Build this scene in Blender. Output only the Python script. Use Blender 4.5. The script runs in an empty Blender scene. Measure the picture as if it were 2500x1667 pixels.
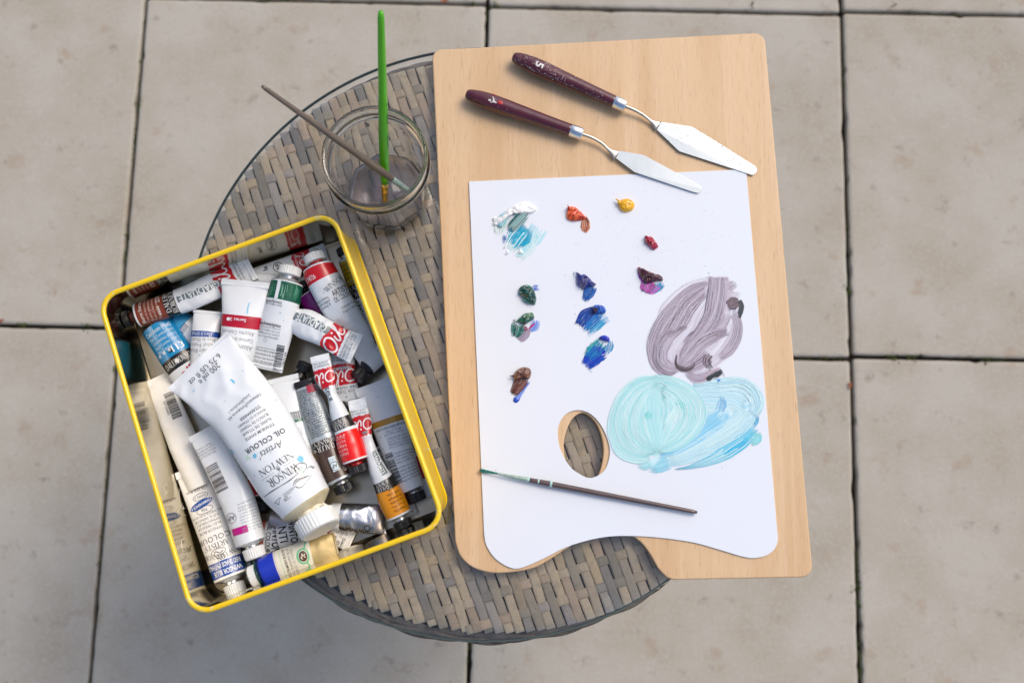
import bpy, bmesh, math, random
from mathutils import Vector, Matrix, noise

R = math.radians
scene = bpy.context.scene
coll = scene.collection

# ------------------------------------------------------------------ camera, sky, sun, exposure
CAM_H, TILT, LENS = 1.433, R(9.23), 37.44
TOP = 0.5405                                          # height of the glass table top
camd = bpy.data.cameras.new('camera')
cam = bpy.data.objects.new('camera', camd)
coll.objects.link(cam)
cam.location = (0, 0, CAM_H)
cam.rotation_euler = (TILT, 0, 0)
camd.lens, camd.sensor_width = LENS, 36.0
camd.clip_start, camd.clip_end = 0.05, 900
camd.dof.use_dof = True
camd.dof.focus_distance = 0.90
camd.dof.aperture_fstop = 5.6
scene.camera = cam

SUN_EL, SUN_AZ = R(50), math.atan2(0.75, 0.65)       # direction towards the sun: (+x, +y)
world = bpy.data.worlds.new('World')
scene.world = world
world.use_nodes = True
nt = world.node_tree
sky = nt.nodes.new('ShaderNodeTexSky')
sky.sky_type = 'NISHITA'
sky.sun_disc = False
sky.sun_elevation, sky.sun_rotation = SUN_EL, SUN_AZ
sky.altitude, sky.air_density, sky.dust_density, sky.ozone_density = 100, 1.0, 4.0, 1.0
nt.links.new(sky.outputs[0], nt.nodes['Background'].inputs[0])
nt.nodes['Background'].inputs[1].default_value = 0.15

sund = bpy.data.lights.new('sun', 'SUN')
sund.energy, sund.angle, sund.color = 1.25, R(28), (1.0, 0.90, 0.77)
sun = bpy.data.objects.new('sun', sund)
coll.objects.link(sun)
sdir = Vector((math.sin(SUN_AZ) * math.cos(SUN_EL), math.cos(SUN_AZ) * math.cos(SUN_EL), math.sin(SUN_EL)))
sun.rotation_euler = sdir.to_track_quat('Z', 'Y').to_euler()
sun.location = sdir * 5

scene.view_settings.view_transform = 'Standard'
scene.view_settings.look = 'None'
scene.view_settings.gamma = 1
scene.view_settings.use_curve_mapping = False
scene.view_settings.exposure = 0.12
scene.cycles.use_denoising = True
scene.cycles.max_bounces = 14
scene.cycles.transparent_max_bounces = 16
scene.cycles.transmission_bounces = 12
scene.cycles.sample_clamp_indirect = 6

# ------------------------------------------------------------------ measuring: a point of the photograph onto the plane at height z
FPX = LENS / 36.0 * 2500
CT, ST = math.cos(TILT), math.sin(TILT)


def px(x, y, z):
    dx, dy = (x - 1250) / FPX, -(y - 833.5) / FPX
    d = Vector((dx, CT * dy + ST, ST * dy - CT))
    t = (z - CAM_H) / d.z
    return Vector((d.x * t, d.y * t, z))


def depth(p):
    return -(p.y * -ST + (p.z - CAM_H) * CT)


VIEWS = {'A': (230, 510, 3.4844), 'B': (600, 510, 3.4844), 'C': (320, 820, 3.4844), 'D': (680, 820, 3.4844),
         'E': (400, 1100, 3.4844), 'F': (720, 1080, 3.4844), 'K': (1100, 60, 2.7035), 'P': (1130, 900, 2.94),
         'Q': (1130, 440, 3.136), 'G': (1500, 640, 5.2275), 'T': (1480, 900, 5.6), 'R': (1190, 460, 4.3558),
         'S': (1200, 660, 4.612), 'J': (780, 250, 4.75), 'N': (600, 0, 2.45), 'W': (0, 0, 0.9408), 'X': (0, 0, 1.0),
         'H': (580, 1240, 7.84), 'B3': (1140, 1100, 6.5333), 'K2': (1130, 110, 8.711)}


def at(v, x, y, z):
    o = VIEWS[v]
    return px(o[0] + x / o[2], o[1] + y / o[2], z)


def size_at(v, w, p):                                # a width of w view units at the distance of p, in metres
    return w / VIEWS[v][2] * depth(p) / FPX


# ------------------------------------------------------------------ helpers
def lin(c):
    return c / 12.92 if c <= 0.04045 else ((c + 0.055) / 1.055) ** 2.4


def C(h):
    return tuple(lin(int(h[i:i + 2], 16) / 255) for i in (0, 2, 4))


def rgba(c):
    return (c[0], c[1], c[2], 1.0)


def mat(name, color, rough=0.5, metal=0.0, coat=0.0, spec=0.5, vary=0.0, vscale=40.0, dark=None, bump=0.0, bscale=200.0, fac=(0.45, 0.75)):
    m = bpy.data.materials.new(name)
    m.use_nodes = True
    n, l = m.node_tree.nodes, m.node_tree.links
    b = n['Principled BSDF']
    b.inputs['Base Color'].default_value = rgba(color)
    b.inputs['Roughness'].default_value = rough
    b.inputs['Metallic'].default_value = metal
    b.inputs['Coat Weight'].default_value = coat
    b.inputs['Coat Roughness'].default_value = 0.12
    b.inputs['Specular IOR Level'].default_value = spec
    if vary or bump:
        tc = n.new('ShaderNodeTexCoord')
    if vary:
        t = n.new('ShaderNodeTexNoise')
        t.inputs['Scale'].default_value = vscale
        t.inputs['Detail'].default_value = 6
        l.new(tc.outputs['Object'], t.inputs['Vector'])
        mr = n.new('ShaderNodeMapRange')
        mr.inputs['From Min'].default_value, mr.inputs['From Max'].default_value = fac
        mr.inputs['To Max'].default_value = vary
        l.new(t.outputs['Fac'], mr.inputs['Value'])
        mx = n.new('ShaderNodeMix')
        mx.data_type = 'RGBA'
        mx.inputs['A'].default_value = rgba(color)
        mx.inputs['B'].default_value = rgba(dark if dark else tuple(c * 0.5 for c in color))
        l.new(mr.outputs[0], mx.inputs['Factor'])
        l.new(mx.outputs['Result'], b.inputs['Base Color'])
    if bump:
        t2 = n.new('ShaderNodeTexNoise')
        t2.inputs['Scale'].default_value = bscale
        t2.inputs['Detail'].default_value = 4
        l.new(tc.outputs['Object'], t2.inputs['Vector'])
        bp = n.new('ShaderNodeBump')
        bp.inputs['Strength'].default_value = bump
        bp.inputs['Distance'].default_value = 0.001
        l.new(t2.outputs['Fac'], bp.inputs['Height'])
        l.new(bp.outputs[0], b.inputs['Normal'])
    return m


def put(o, parent=None):
    coll.objects.link(o)
    if parent is not None:
        o.parent = parent
    return o


def org(o):
    v = Vector((0, 0, 0))
    while o is not None:
        v += o.location
        o = o.parent
    return v


def mesh(name, verts, faces, m, parent=None, smooth=True, cols=None, loc=None):
    """One mesh object from world coordinates; its origin is its parent's origin or loc."""
    o0 = Vector(loc) if loc is not None else (org(parent) if parent is not None else Vector((0, 0, 0)))
    me = bpy.data.meshes.new(name)
    me.from_pydata([(v[0] - o0.x, v[1] - o0.y, v[2] - o0.z) for v in verts], [], faces)
    mats = m if isinstance(m, (list, tuple)) else [m]
    for x in mats:
        me.materials.append(x)
    if smooth:
        me.polygons.foreach_set('use_smooth', [True] * len(me.polygons))
    if cols is not None:
        a = me.color_attributes.new('Col', 'FLOAT_COLOR', 'POINT')
        a.data.foreach_set('color', [x for c in cols for x in (c[0], c[1], c[2], 1.0)])
    me.update()
    o = bpy.data.objects.new(name, me)
    if loc is not None:
        o.location = o0 - (org(parent) if parent is not None else Vector((0, 0, 0)))
    return put(o, parent)


def thing(name, label, cat, loc, group=None):
    o = bpy.data.objects.new(name, None)
    o.empty_display_size = 0.02
    o.location = loc
    put(o)
    return tag(o, label, cat, group)


def tag(o, label, cat, group=None):
    o['label'], o['category'] = label, cat
    if group:
        o['group'] = group
    return o


def grid_faces(rows, cols, closed=False, off=0):
    f = []
    for i in range(rows - 1):
        for j in range(cols if closed else cols - 1):
            k = (j + 1) % cols
            f.append((off + i * cols + j, off + i * cols + k, off + (i + 1) * cols + k, off + (i + 1) * cols + j))
    return f


def lathe(c, d, prof, n=32, ridge=None, up=None):
    """Surface of revolution about axis d from c: prof = [(s, r, ridged)]."""
    d = Vector(d).normalized()
    a = d.orthogonal().normalized()
    b = d.cross(a)
    V, F = [], []
    for p in prof:
        s, r = p[0], p[1]
        for j in range(n):
            t = 2 * math.pi * j / n
            rr = r
            if ridge and len(p) > 2 and p[2]:
                rr = r * (1 + ridge * (1 if j % 2 else -1))
            V.append(Vector(c) + d * s + (a * math.cos(t) + b * math.sin(t)) * rr)
    F = grid_faces(len(prof), n, True)
    F.append(tuple(range(n))[::-1])
    F.append(tuple(range((len(prof) - 1) * n, len(prof) * n)))
    return V, F


def spline(pts, m):
    """Catmull-Rom through pts (vectors or tuples), m samples."""
    P = [Vector(p) for p in pts]
    if len(P) == 2:
        return [P[0].lerp(P[1], i / (m - 1)) for i in range(m)]
    Q = [P[0] * 2 - P[1]] + P + [P[-1] * 2 - P[-2]]
    seg = [max((P[i + 1] - P[i]).length, 1e-9) for i in range(len(P) - 1)]
    tot = sum(seg)
    out = []
    for i in range(m):
        s = tot * i / (m - 1)
        k = 0
        while k < len(seg) - 1 and s > seg[k]:
            s -= seg[k]
            k += 1
        t = min(1, s / seg[k])
        p0, p1, p2, p3 = Q[k:k + 4]
        out.append(0.5 * ((2 * p1) + (p2 - p0) * t + (2 * p0 - 5 * p1 + 4 * p2 - p3) * t * t + (3 * p1 - p0 - 3 * p2 + p3) * t ** 3))
    return out


def ipol(ts, vs, t):
    if t <= ts[0]:
        return vs[0]
    for i in range(len(ts) - 1):
        if t <= ts[i + 1]:
            u = (t - ts[i]) / max(ts[i + 1] - ts[i], 1e-9)
            u = u * u * (3 - 2 * u) * 0.6 + u * 0.4
            return vs[i] + (vs[i + 1] - vs[i]) * u
    return vs[-1]


def slab_mesh(outer, holes, z0, z1, bevel):
    """Plate with holes: outlines are lists of Vectors; a filled 2D curve, extruded, with rounded edges."""
    cu = bpy.data.curves.new('plate', 'CURVE')
    cu.dimensions = '2D'
    cu.fill_mode = 'BOTH'
    for loop in [outer] + holes:
        s = cu.splines.new('POLY')
        s.points.add(len(loop) - 1)
        for p, q in zip(s.points, loop):
            p.co = (q.x, q.y, 0, 1)
        s.use_cyclic_u = True
    cu.extrude = (z1 - z0) / 2 - bevel
    cu.bevel_depth = bevel
    cu.bevel_resolution = 2
    cu.offset = -bevel
    o = bpy.data.objects.new('plate', cu)
    me = bpy.data.meshes.new_from_object(o)
    V = [Vector((v.co.x, v.co.y, v.co.z + (z0 + z1) / 2)) for v in me.vertices]
    F = [tuple(p.vertices) for p in me.polygons]
    bpy.data.objects.remove(o)
    bpy.data.curves.remove(cu)
    bpy.data.meshes.remove(me)
    return V, F


def round_corners(pts, rad, n=8):
    """Polygon with its corners rounded; rad may be one number or one per corner."""
    out = []
    k = len(pts)
    for i, p in enumerate(pts):
        r = rad[i] if isinstance(rad, (list, tuple)) else rad
        if r <= 0:
            out.append(Vector(p))
            continue
        a, b = (Vector(pts[i - 1]) - p), (Vector(pts[(i + 1) % k]) - p)
        a.normalize()
        b.normalize()
        ang = a.angle(b)
        t = r / math.tan(ang / 2)
        c = Vector(p) + (a + b).normalized() * (r / math.sin(ang / 2))
        s, e = Vector(p) + a * t - c, Vector(p) + b * t - c
        for j in range(n + 1):
            u = j / n
            w = math.pi - ang
            q = (s * math.sin((1 - u) * w) + e * math.sin(u * w)) / math.sin(w)
            out.append(c + q)
    return out


random.seed(5)

# ------------------------------------------------------------------ materials of the setting
def slab_material():
    m = bpy.data.materials.new('concrete_slab')
    m.use_nodes = True
    n, l = m.node_tree.nodes, m.node_tree.links
    b = n['Principled BSDF']
    b.inputs['Roughness'].default_value = 0.85
    b.inputs['Specular IOR Level'].default_value = 0.3
    geo = n.new('ShaderNodeNewGeometry')
    oi = n.new('ShaderNodeObjectInfo')

    def tex(scale, detail, rough=0.6):
        t = n.new('ShaderNodeTexNoise')
        t.inputs['Scale'].default_value, t.inputs['Detail'].default_value, t.inputs['Roughness'].default_value = scale, detail, rough
        l.new(geo.outputs['Position'], t.inputs['Vector'])
        return t.outputs['Fac']

    def mix(a, bb, f, lo, hi, amount):
        mr = n.new('ShaderNodeMapRange')
        mr.inputs['From Min'].default_value, mr.inputs['From Max'].default_value, mr.inputs['To Max'].default_value = lo, hi, amount
        l.new(f, mr.inputs['Value'])
        x = n.new('ShaderNodeMix')
        x.data_type = 'RGBA'
        if isinstance(a, tuple):
            x.inputs['A'].default_value = rgba(a)
        else:
            l.new(a, x.inputs['A'])
        x.inputs['B'].default_value = rgba(bb)
        l.new(mr.outputs[0], x.inputs['Factor'])
        return x.outputs['Result']
    c = mix((0.450, 0.418, 0.355), (0.36, 0.312, 0.24), tex(8, 6), 0.40, 0.70, 0.9)
    c = mix(c, (0.50, 0.485, 0.46), tex(190, 5), 0.48, 0.72, 0.45)
    c = mix(c, (0.21, 0.17, 0.135), tex(34, 7, 0.72), 0.585, 0.74, 0.8)
    c = mix(c, (0.35, 0.255, 0.175), tex(21, 4), 0.60, 0.74, 0.6)
    c = mix(c, (0.52, 0.505, 0.49), oi.outputs['Random'], 0, 1, 0.14)
    l.new(c, b.inputs['Base Color'])
    bp = n.new('ShaderNodeBump')
    bp.inputs['Strength'].default_value, bp.inputs['Distance'].default_value = 0.35, 0.001
    l.new(tex(260, 6), bp.inputs['Height'])
    l.new(bp.outputs[0], b.inputs['Normal'])
    return m


M_SLAB = slab_material()
M_SOIL = mat('joint_soil', C('2c2317'), 0.95, vary=0.8, vscale=60, dark=C('1c1a10'), bump=0.5, bscale=300)
M_MOSS = mat('moss', C('4a5c1e'), 0.8, vary=0.9, vscale=60, dark=C('33301a'))
M_LEAF = mat('dry_leaf', C('9a5a33'), 0.7, vary=0.7, vscale=150)

# ------------------------------------------------------------------ ground with its paving slabs
SL, GAP = 0.500, 0.0056
YAW = -R(1.30)
G0 = px(1167, 835, 0)
ex, ey = Vector((math.cos(YAW), math.sin(YAW), 0)), Vector((-math.sin(YAW), math.cos(YAW), 0))


def ground(gx, gy, z=0.0):
    return G0 + ex * gx + ey * gy + Vector((0, 0, z))


def g_of(p):
    d = p - G0
    return d.dot(ex), d.dot(ey)


soil_v, soil_f = [], []
for i in range(5):
    for j in range(5):
        soil_v.append(Vector(((-200, -2.2, 0, 2.2, 200)[i], (-200, -2.0, 0, 2.2, 200)[j], -0.012)))
for i in range(4):
    for j in range(4):
        soil_f.append((i * 5 + j, (i + 1) * 5 + j, (i + 1) * 5 + j + 1, i * 5 + j + 1))
M_FARPALE = mat('pale_far_ground', (0.36, 0.34, 0.31), 0.9, vary=0.6, vscale=30)  # pale tone for unseen ground, chosen to lighten what the jar refracts
ground_o = mesh('ground', soil_v, soil_f, [M_SOIL, M_FARPALE], smooth=False)
for i, pl in enumerate(ground_o.data.polygons):          # dark soil under the slabs, unseen ground beyond made pale to brighten jar glass
    pl.material_index = 0 if i in (5, 6, 9, 10) else 1
ground_o['kind'] = 'structure'

bounds = [g_of(px(287, 835, 0))[0], 0.0, g_of(px(2078, 835, 0))[0]]
for k in range(4):
    bounds.insert(0, bounds[0] - SL)
    bounds.append(bounds[-1] + SL)
rowref = {3: g_of(px(125, 797, 0))[1], 4: g_of(px(700, 1.5, 0))[1], 5: g_of(px(1700, 868, 0))[1], 6: g_of(px(2350, 876, 0))[1]}
slab_meshes = {}
joints = []
for c in range(len(bounds) - 1):
    x0, x1 = bounds[c], bounds[c + 1]
    y_ref = rowref.get(c, rowref[3] + random.uniform(-0.01, 0.01))
    for r in range(-5, 5):
        y0 = y_ref + r * SL
        key = round(x1 - x0, 4)
        if key not in slab_meshes:
            w, h, bv = (x1 - x0) / 2 - GAP / 2, SL / 2 - GAP / 2, 0.0022
            bm = bmesh.new()
            for z, k in ((-0.04, 0), (-bv, 0), (-bv * 0.3, bv * 0.7), (0, bv * 2)):
                ring = round_corners([Vector((-w + k, -h + k, z)), Vector((w - k, -h + k, z)), Vector((w - k, h - k, z)), Vector((-w + k, h - k, z))], 0.004, 3)
                dense = []
                for a_, b_ in zip(ring, ring[1:] + ring[:1]):
                    m_ = max(1, int((b_ - a_).length / 0.008))
                    dense += [a_.lerp(b_, q / m_) for q in range(m_)]
                for p in dense:
                    if z > -0.03:
                        c_ = max(0.0, noise.noise(Vector((p.x * 70, p.y * 70, 3))) - 0.25) * 0.006 + 0.0006 * noise.noise(Vector((p.x * 30, p.y * 30, 7)))
                        p = p - Vector((p.x, p.y, 0)).normalized() * c_
                    bm.verts.new(p)
            bm.verts.ensure_lookup_table()
            nn = len(bm.verts) // 4
            for i in range(3):
                for j in range(nn):
                    bm.faces.new([bm.verts[i * nn + j], bm.verts[i * nn + (j + 1) % nn], bm.verts[(i + 1) * nn + (j + 1) % nn], bm.verts[(i + 1) * nn + j]])
            bm.faces.new([bm.verts[3 * nn + j] for j in range(nn)])
            me = bpy.data.meshes.new('paving_slab')
            bm.to_mesh(me)
            bm.free()
            me.materials.append(M_SLAB)
            slab_meshes[key] = me
        s = bpy.data.objects.new('paving_slab', slab_meshes[key])
        s.location = ground((x0 + x1) / 2, y0 + SL / 2) + Vector((0, 0, random.uniform(-0.0012, 0.0008)))
        s.rotation_euler = (random.uniform(-1, 1) * 0.0012, random.uniform(-1, 1) * 0.0012, YAW + random.uniform(-1, 1) * 0.0012)
        put(s, ground_o)
        joints.append((ground(x1, y0), ground(x1, y0 + SL)))
        joints.append((ground(x0, y0), ground(x1, y0)))

# moss in the joints
mv, mf = [], []


def tuft(p, n, spread, h):
    for _ in range(n):
        q = p + Vector((random.gauss(0, spread), random.gauss(0, spread), random.uniform(-0.006, -0.001)))
        a = random.uniform(0, 6.28)
        d = Vector((math.cos(a), math.sin(a), 0))
        s = h * random.uniform(0.5, 1.2)
        e = Vector((-d.y, d.x, 0)) * s * 0.3
        top = q + d * s * 0.6 + Vector((0, 0, s * 0.8))
        k = len(mv)
        mv.extend([q - e, q + e, q + d * s * 0.35 + e * 0.8 + Vector((0, 0, s * 0.55)), top])
        mf.append((k, k + 1, k + 2))
        mf.append((k, k + 2, k + 3))


for a, b in joints:
    if abs(a.x) > 1.1 or abs(a.y - 0.2) > 1.1:
        continue
    for _ in range(24):
        t = random.random()
        p = a.lerp(b, t)
        if noise.noise(p * 6) > 0.08:
            tuft(p, random.randint(5, 12), 0.0013, 0.0028)
for x, y, n in ((51, 790, 34), (209, 799, 22), (1153, 3, 40), (1211, 9, 34), (1187, 34, 20), (338, 255, 26), (2180, 870, 40), (2230, 872, 30),
                (2068, 705, 26), (2094, 1430, 22), (2410, 877, 24), (281, 900, 22), (2098, 1475, 20), (1840, 12, 16), (2180, 12, 16), (2440, 13, 18)):
    tuft(px(x, y, 0), n // 2 + 4, 0.0034, 0.0052)
moss = mesh('moss', mv, mf, M_MOSS, ground_o, smooth=False)
moss['kind'] = 'stuff'
moss['label'] = 'moss growing in the joints between the paving slabs'
for x, y, L, ang, lab in ((2075.6, 940, 0.011, 1.45, 'reddish brown leaf scrap stuck in the slab joint right of the wooden palette'),
                          (1085, 3, 0.012, 0.2, 'rusty leaf scrap in the slab joint above the round table'),
                          (2012, 871, 0.004, 0.4, 'tiny tan leaf crumb in the joint beside the wooden palette edge'),
                          (1.5, 784, 0.010, 0.5, 'orange brown leaf scrap at the joint by the left picture edge')):
    p = px(x, y, 0.001)
    u = Vector((math.cos(ang), math.sin(ang), 0))
    w = Vector((-u.y, u.x, 0))
    V = []
    for i in range(7):
        t = i / 6
        hw = math.sin(math.pi * min(1, t * 0.96 + 0.02)) * L * 0.22
        for s in (-1, 0, 1):
            V.append(p + u * L * (t - 0.5) + w * hw * s + Vector((0, 0, 0.0012 * abs(s) + 0.0006 * math.sin(i * 2))))
    tag(mesh('dry_leaf', V, grid_faces(7, 3), M_LEAF, loc=p), lab, 'leaf')

# ------------------------------------------------------------------ round glass-topped wicker table
TC = Vector((-0.0222, 0.1540, 0))
WC = TC + Vector((0.0012, -0.0018, 0))            # the wicker drum sits a little off the centre of the glass
TR, WR, GT = 0.2562, 0.2518, 0.005


def wicker_material():
    m = bpy.data.materials.new('wicker')
    m.use_nodes = True
    n, l = m.node_tree.nodes, m.node_tree.links
    b = n['Principled BSDF']
    b.inputs['Roughness'].default_value = 0.55
    at_ = n.new('ShaderNodeAttribute')
    at_.attribute_name = 'Col'
    geo = n.new('ShaderNodeNewGeometry')

    def noi(scale, detail):
        t = n.new('ShaderNodeTexNoise')
        t.inputs['Scale'].default_value, t.inputs['Detail'].default_value = scale, detail
        l.new(geo.outputs['Position'], t.inputs['Vector'])
        return t.outputs['Fac']

    def mixc(a, col, f, lo, hi, amt):
        mr = n.new('ShaderNodeMapRange')
        mr.inputs['From Min'].default_value, mr.inputs['From Max'].default_value, mr.inputs['To Max'].default_value = lo, hi, amt
        l.new(f, mr.inputs['Value'])
        x = n.new('ShaderNodeMix')
        x.data_type = 'RGBA'
        l.new(a, x.inputs['A'])
        x.inputs['B'].default_value = rgba(col)
        l.new(mr.outputs[0], x.inputs['Factor'])
        return x.outputs['Result']
    c = mixc(at_.outputs['Color'], (0.22, 0.185, 0.14), noi(130, 5), 0.5, 0.8, 0.4)
    c = mixc(c, (0.62, 0.57, 0.47), noi(60, 3), 0.55, 0.8, 0.35)
    c = mixc(c, (0.045, 0.035, 0.025), noi(900, 2), 0.66, 0.74, 0.85)
    l.new(c, b.inputs['Base Color'])
    mp = n.new('ShaderNodeTexWave')
    mp.inputs['Scale'].default_value, mp.inputs['Distortion'].default_value, mp.inputs['Detail'].default_value = 500, 6, 3
    l.new(geo.outputs['Position'], mp.inputs['Vector'])
    bp = n.new('ShaderNodeBump')
    bp.inputs['Strength'].default_value, bp.inputs['Distance'].default_value = 0.18, 0.0006
    l.new(mp.outputs['Fac'], bp.inputs['Height'])
    l.new(bp.outputs[0], b.inputs['Normal'])
    return m


def glass_sheet_material(name, tint, gloss=0.02):
    m = bpy.data.materials.new(name)
    m.use_nodes = True
    n, l = m.node_tree.nodes, m.node_tree.links
    n.remove(n['Principled BSDF'])
    tr, gl, mx, fr = n.new('ShaderNodeBsdfTransparent'), n.new('ShaderNodeBsdfGlossy'), n.new('ShaderNodeMixShader'), n.new('ShaderNodeFresnel')
    tr.inputs['Color'].default_value = rgba(tint)
    gl.inputs['Roughness'].default_value = gloss
    fr.inputs['IOR'].default_value = 1.58
    l.new(fr.outputs[0], mx.inputs['Fac'])
    l.new(tr.outputs[0], mx.inputs[1])
    l.new(gl.outputs[0], mx.inputs[2])
    l.new(mx.outputs[0], n['Material Output'].inputs['Surface'])
    return m


M_WICKER = wicker_material()
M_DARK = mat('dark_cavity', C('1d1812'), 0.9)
M_FRAME = mat('wicker_frame', C('6f675a'), 0.55, vary=0.8, vscale=90, dark=C('2a241c'), bump=0.4, bscale=400)
M_GLASS = glass_sheet_material('table_glass', (0.994, 0.996, 0.993))
M_GEDGE = mat('glass_edge', (0.10, 0.14, 0.13), 0.12)

table = thing('side_table', 'round wicker side table with a clear glass top standing on the paving', 'table', TC)
# woven strands
wy = Vector((math.sin(R(20)), -math.cos(R(20)), 0))       # along the long strands (down-right in the picture)
wx = Vector((math.cos(R(17)), math.sin(R(17)), 0))
PV, PH, WV, WH, AMP = 0.0083, 0.0210, 0.0078, 0.0080, 0.0008
ZW = TOP - GT - 0.0032
tones = [C(h) for h in ('b5a68c', 'aa9c87', '968d7c', 'bbad94', 'a3957c', 'a99c88', '8b8474', 'bbac92', '98928a', 'b3a282', '827e76', 'a89680')]


def strand(off, along, across, amp_sign, pitch, width, thick, seed, bright):
    rnd = random.Random(seed)
    L = math.sqrt(max(WR * WR - off * off, 0))
    if L < 0.012:
        return
    step = pitch / 6
    n = max(6, int(2 * L / step))
    V, F, cs = [], [], []
    base = rnd.choice(tones)
    wob = rnd.uniform(0, 9)
    ts = [-L - 0.0015] + [-L + 2 * L * i / n for i in range(n + 1)] + [L + 0.0015]
    cell, col = None, base
    for i, t in enumerate(ts):
        end = i == 0 or i == len(ts) - 1
        ph = math.cos(math.pi * t / pitch) * amp_sign
        z = ZW + AMP * max(-1, min(1, ph * 2.0))
        if end:
            z = ZW - 0.012
        elif i in (1, len(ts) - 2):
            z = ZW - 0.0012
        k = math.floor(t / pitch / 2 + 0.5 * (0 if amp_sign > 0 else 1) + 0.5)
        if k != cell:
            cell = k
            col = rnd.choice(tones)
            f = min(rnd.uniform(1.5, 2.0) * bright, 0.8 / max(col))
            col = tuple(x * f for x in col)
        lat = off + 0.0005 * math.sin(t * 60 + wob)
        for s, dz in ((-0.5, -0.0022), (-0.465, -0.0003), (-0.3, 0.0), (0.3, 0.0), (0.465, -0.0003), (0.5, -0.0022)):
            V.append(WC + along * t + across * (lat + s * width) + Vector((0, 0, z + dz)))
            cs.append(col)
    F = grid_faces(len(ts), 6)
    mesh('wicker_strand', V, F, M_WICKER, table, cols=cs)


nv, nh = int(WR / PV), int(WR / PH)
for i in range(-nv, nv + 1):
    strand(i * PV, wy, wx, 1 if i % 2 == 0 else -1, PH, WV, 0.0016, 100 + i, 1.0)
for k in range(-nh, nh + 1):
    strand(k * PH, wx, wy, -1 if k % 2 == 0 else 1, PV, WH, 0.0016, 500 + k, 1.08)
# dark disc standing in for shade in the weave gaps, apron, glass
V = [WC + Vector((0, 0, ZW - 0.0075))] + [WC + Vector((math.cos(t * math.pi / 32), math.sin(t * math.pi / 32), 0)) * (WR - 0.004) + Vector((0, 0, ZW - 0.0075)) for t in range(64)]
mesh('gap_shade_disc', V, [(0, 1 + j, 1 + (j + 1) % 64) for j in range(64)], M_DARK, table, smooth=False)
V, N = [], 288
prof = [(ZW - 0.0055, 0.2470), (ZW - 0.0045, 0.2505), (ZW - 0.0058, 0.2530), (ZW - 0.009, 0.2550), (ZW - 0.016, 0.2562), (ZW - 0.03, 0.2562), (ZW - 0.055, 0.2540), (ZW - 0.057, 0.2385)]
for z, r in prof:
    for j in range(N):
        t = 2 * math.pi * j / N
        bump = 0.0011 * math.cos(9 * j * 2 * math.pi / N * 4) + 0.0006 * math.sin(j * 1.7)
        V.append(WC + Vector((math.cos(t) * (r + bump), math.sin(t) * (r + bump), z + 0.0007 * math.sin(j * 0.9))))
mesh('apron', V, grid_faces(len(prof), N, True), M_FRAME, table)
for s in range(3):                                       # binding strands wound round the edge
    V = []
    for j in range(N):
        t = 2 * math.pi * j / N
        w = math.sin(t * 26 + s * 2.1)
        c = WC + Vector((math.cos(t), math.sin(t), 0)) * (0.2528 + 0.0014 * s + 0.0014 * w) + Vector((0, 0, ZW - 0.0048 - 0.0030 * s + 0.0012 * math.cos(t * 26 + s * 2.1)))
        o = Vector((math.cos(t), math.sin(t), 0))
        for q in range(6):
            a = q * math.pi / 3
            V.append(c + o * math.cos(a) * 0.0021 + Vector((0, 0, math.sin(a) * 0.0014)))
    F = grid_faces(N, 6, True) + [((N - 1) * 6 + q, (N - 1) * 6 + (q + 1) % 6, (q + 1) % 6, q) for q in range(6)]
    mesh('binding_strand', V, F, M_FRAME, table)
z0 = TOP - GT
NG = 160


def ring_pts(r, z, n=NG):
    return [TC + Vector((math.cos(2 * math.pi * j / n) * r, math.sin(2 * math.pi * j / n) * r, z)) for j in range(n)]


V = ring_pts(TR - 0.0012, z0) + ring_pts(TR - 0.0012, TOP)
mesh('glass_top', V, [tuple(range(NG))[::-1], tuple(range(NG, 2 * NG))], M_GLASS, table, smooth=False)
V = ring_pts(TR - 0.0012, z0) + ring_pts(TR - 0.0003, z0 + 0.0006) + ring_pts(TR, z0 + 0.0015) + ring_pts(TR, TOP - 0.0015) + ring_pts(TR - 0.0003, TOP - 0.0006) + ring_pts(TR - 0.0012, TOP)
mesh('glass_edge', V, grid_faces(6, NG, True), M_GEDGE, table)
for q in range(4):
    a = R(45 + 90 * q)
    d = Vector((math.cos(a), math.sin(a), 0))
    V, F = lathe(TC + d * 0.15 + Vector((0, 0, 0.001)), (-d * 0.0 + Vector((0, 0, 1))), [(0, 0.014), (0.01, 0.017), (0.2, 0.018), (0.47, 0.02)], 16)
    mesh('leg', V, F, M_FRAME, table)
V, F = lathe(TC + Vector((0, 0, 0.470)), (0, 0, 1), [(0, 0.19), (0.004, 0.238), (0.05, 0.240), (0.0505, 0.02)], 48)
mesh('under_frame', V, F, M_DARK, table)

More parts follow.
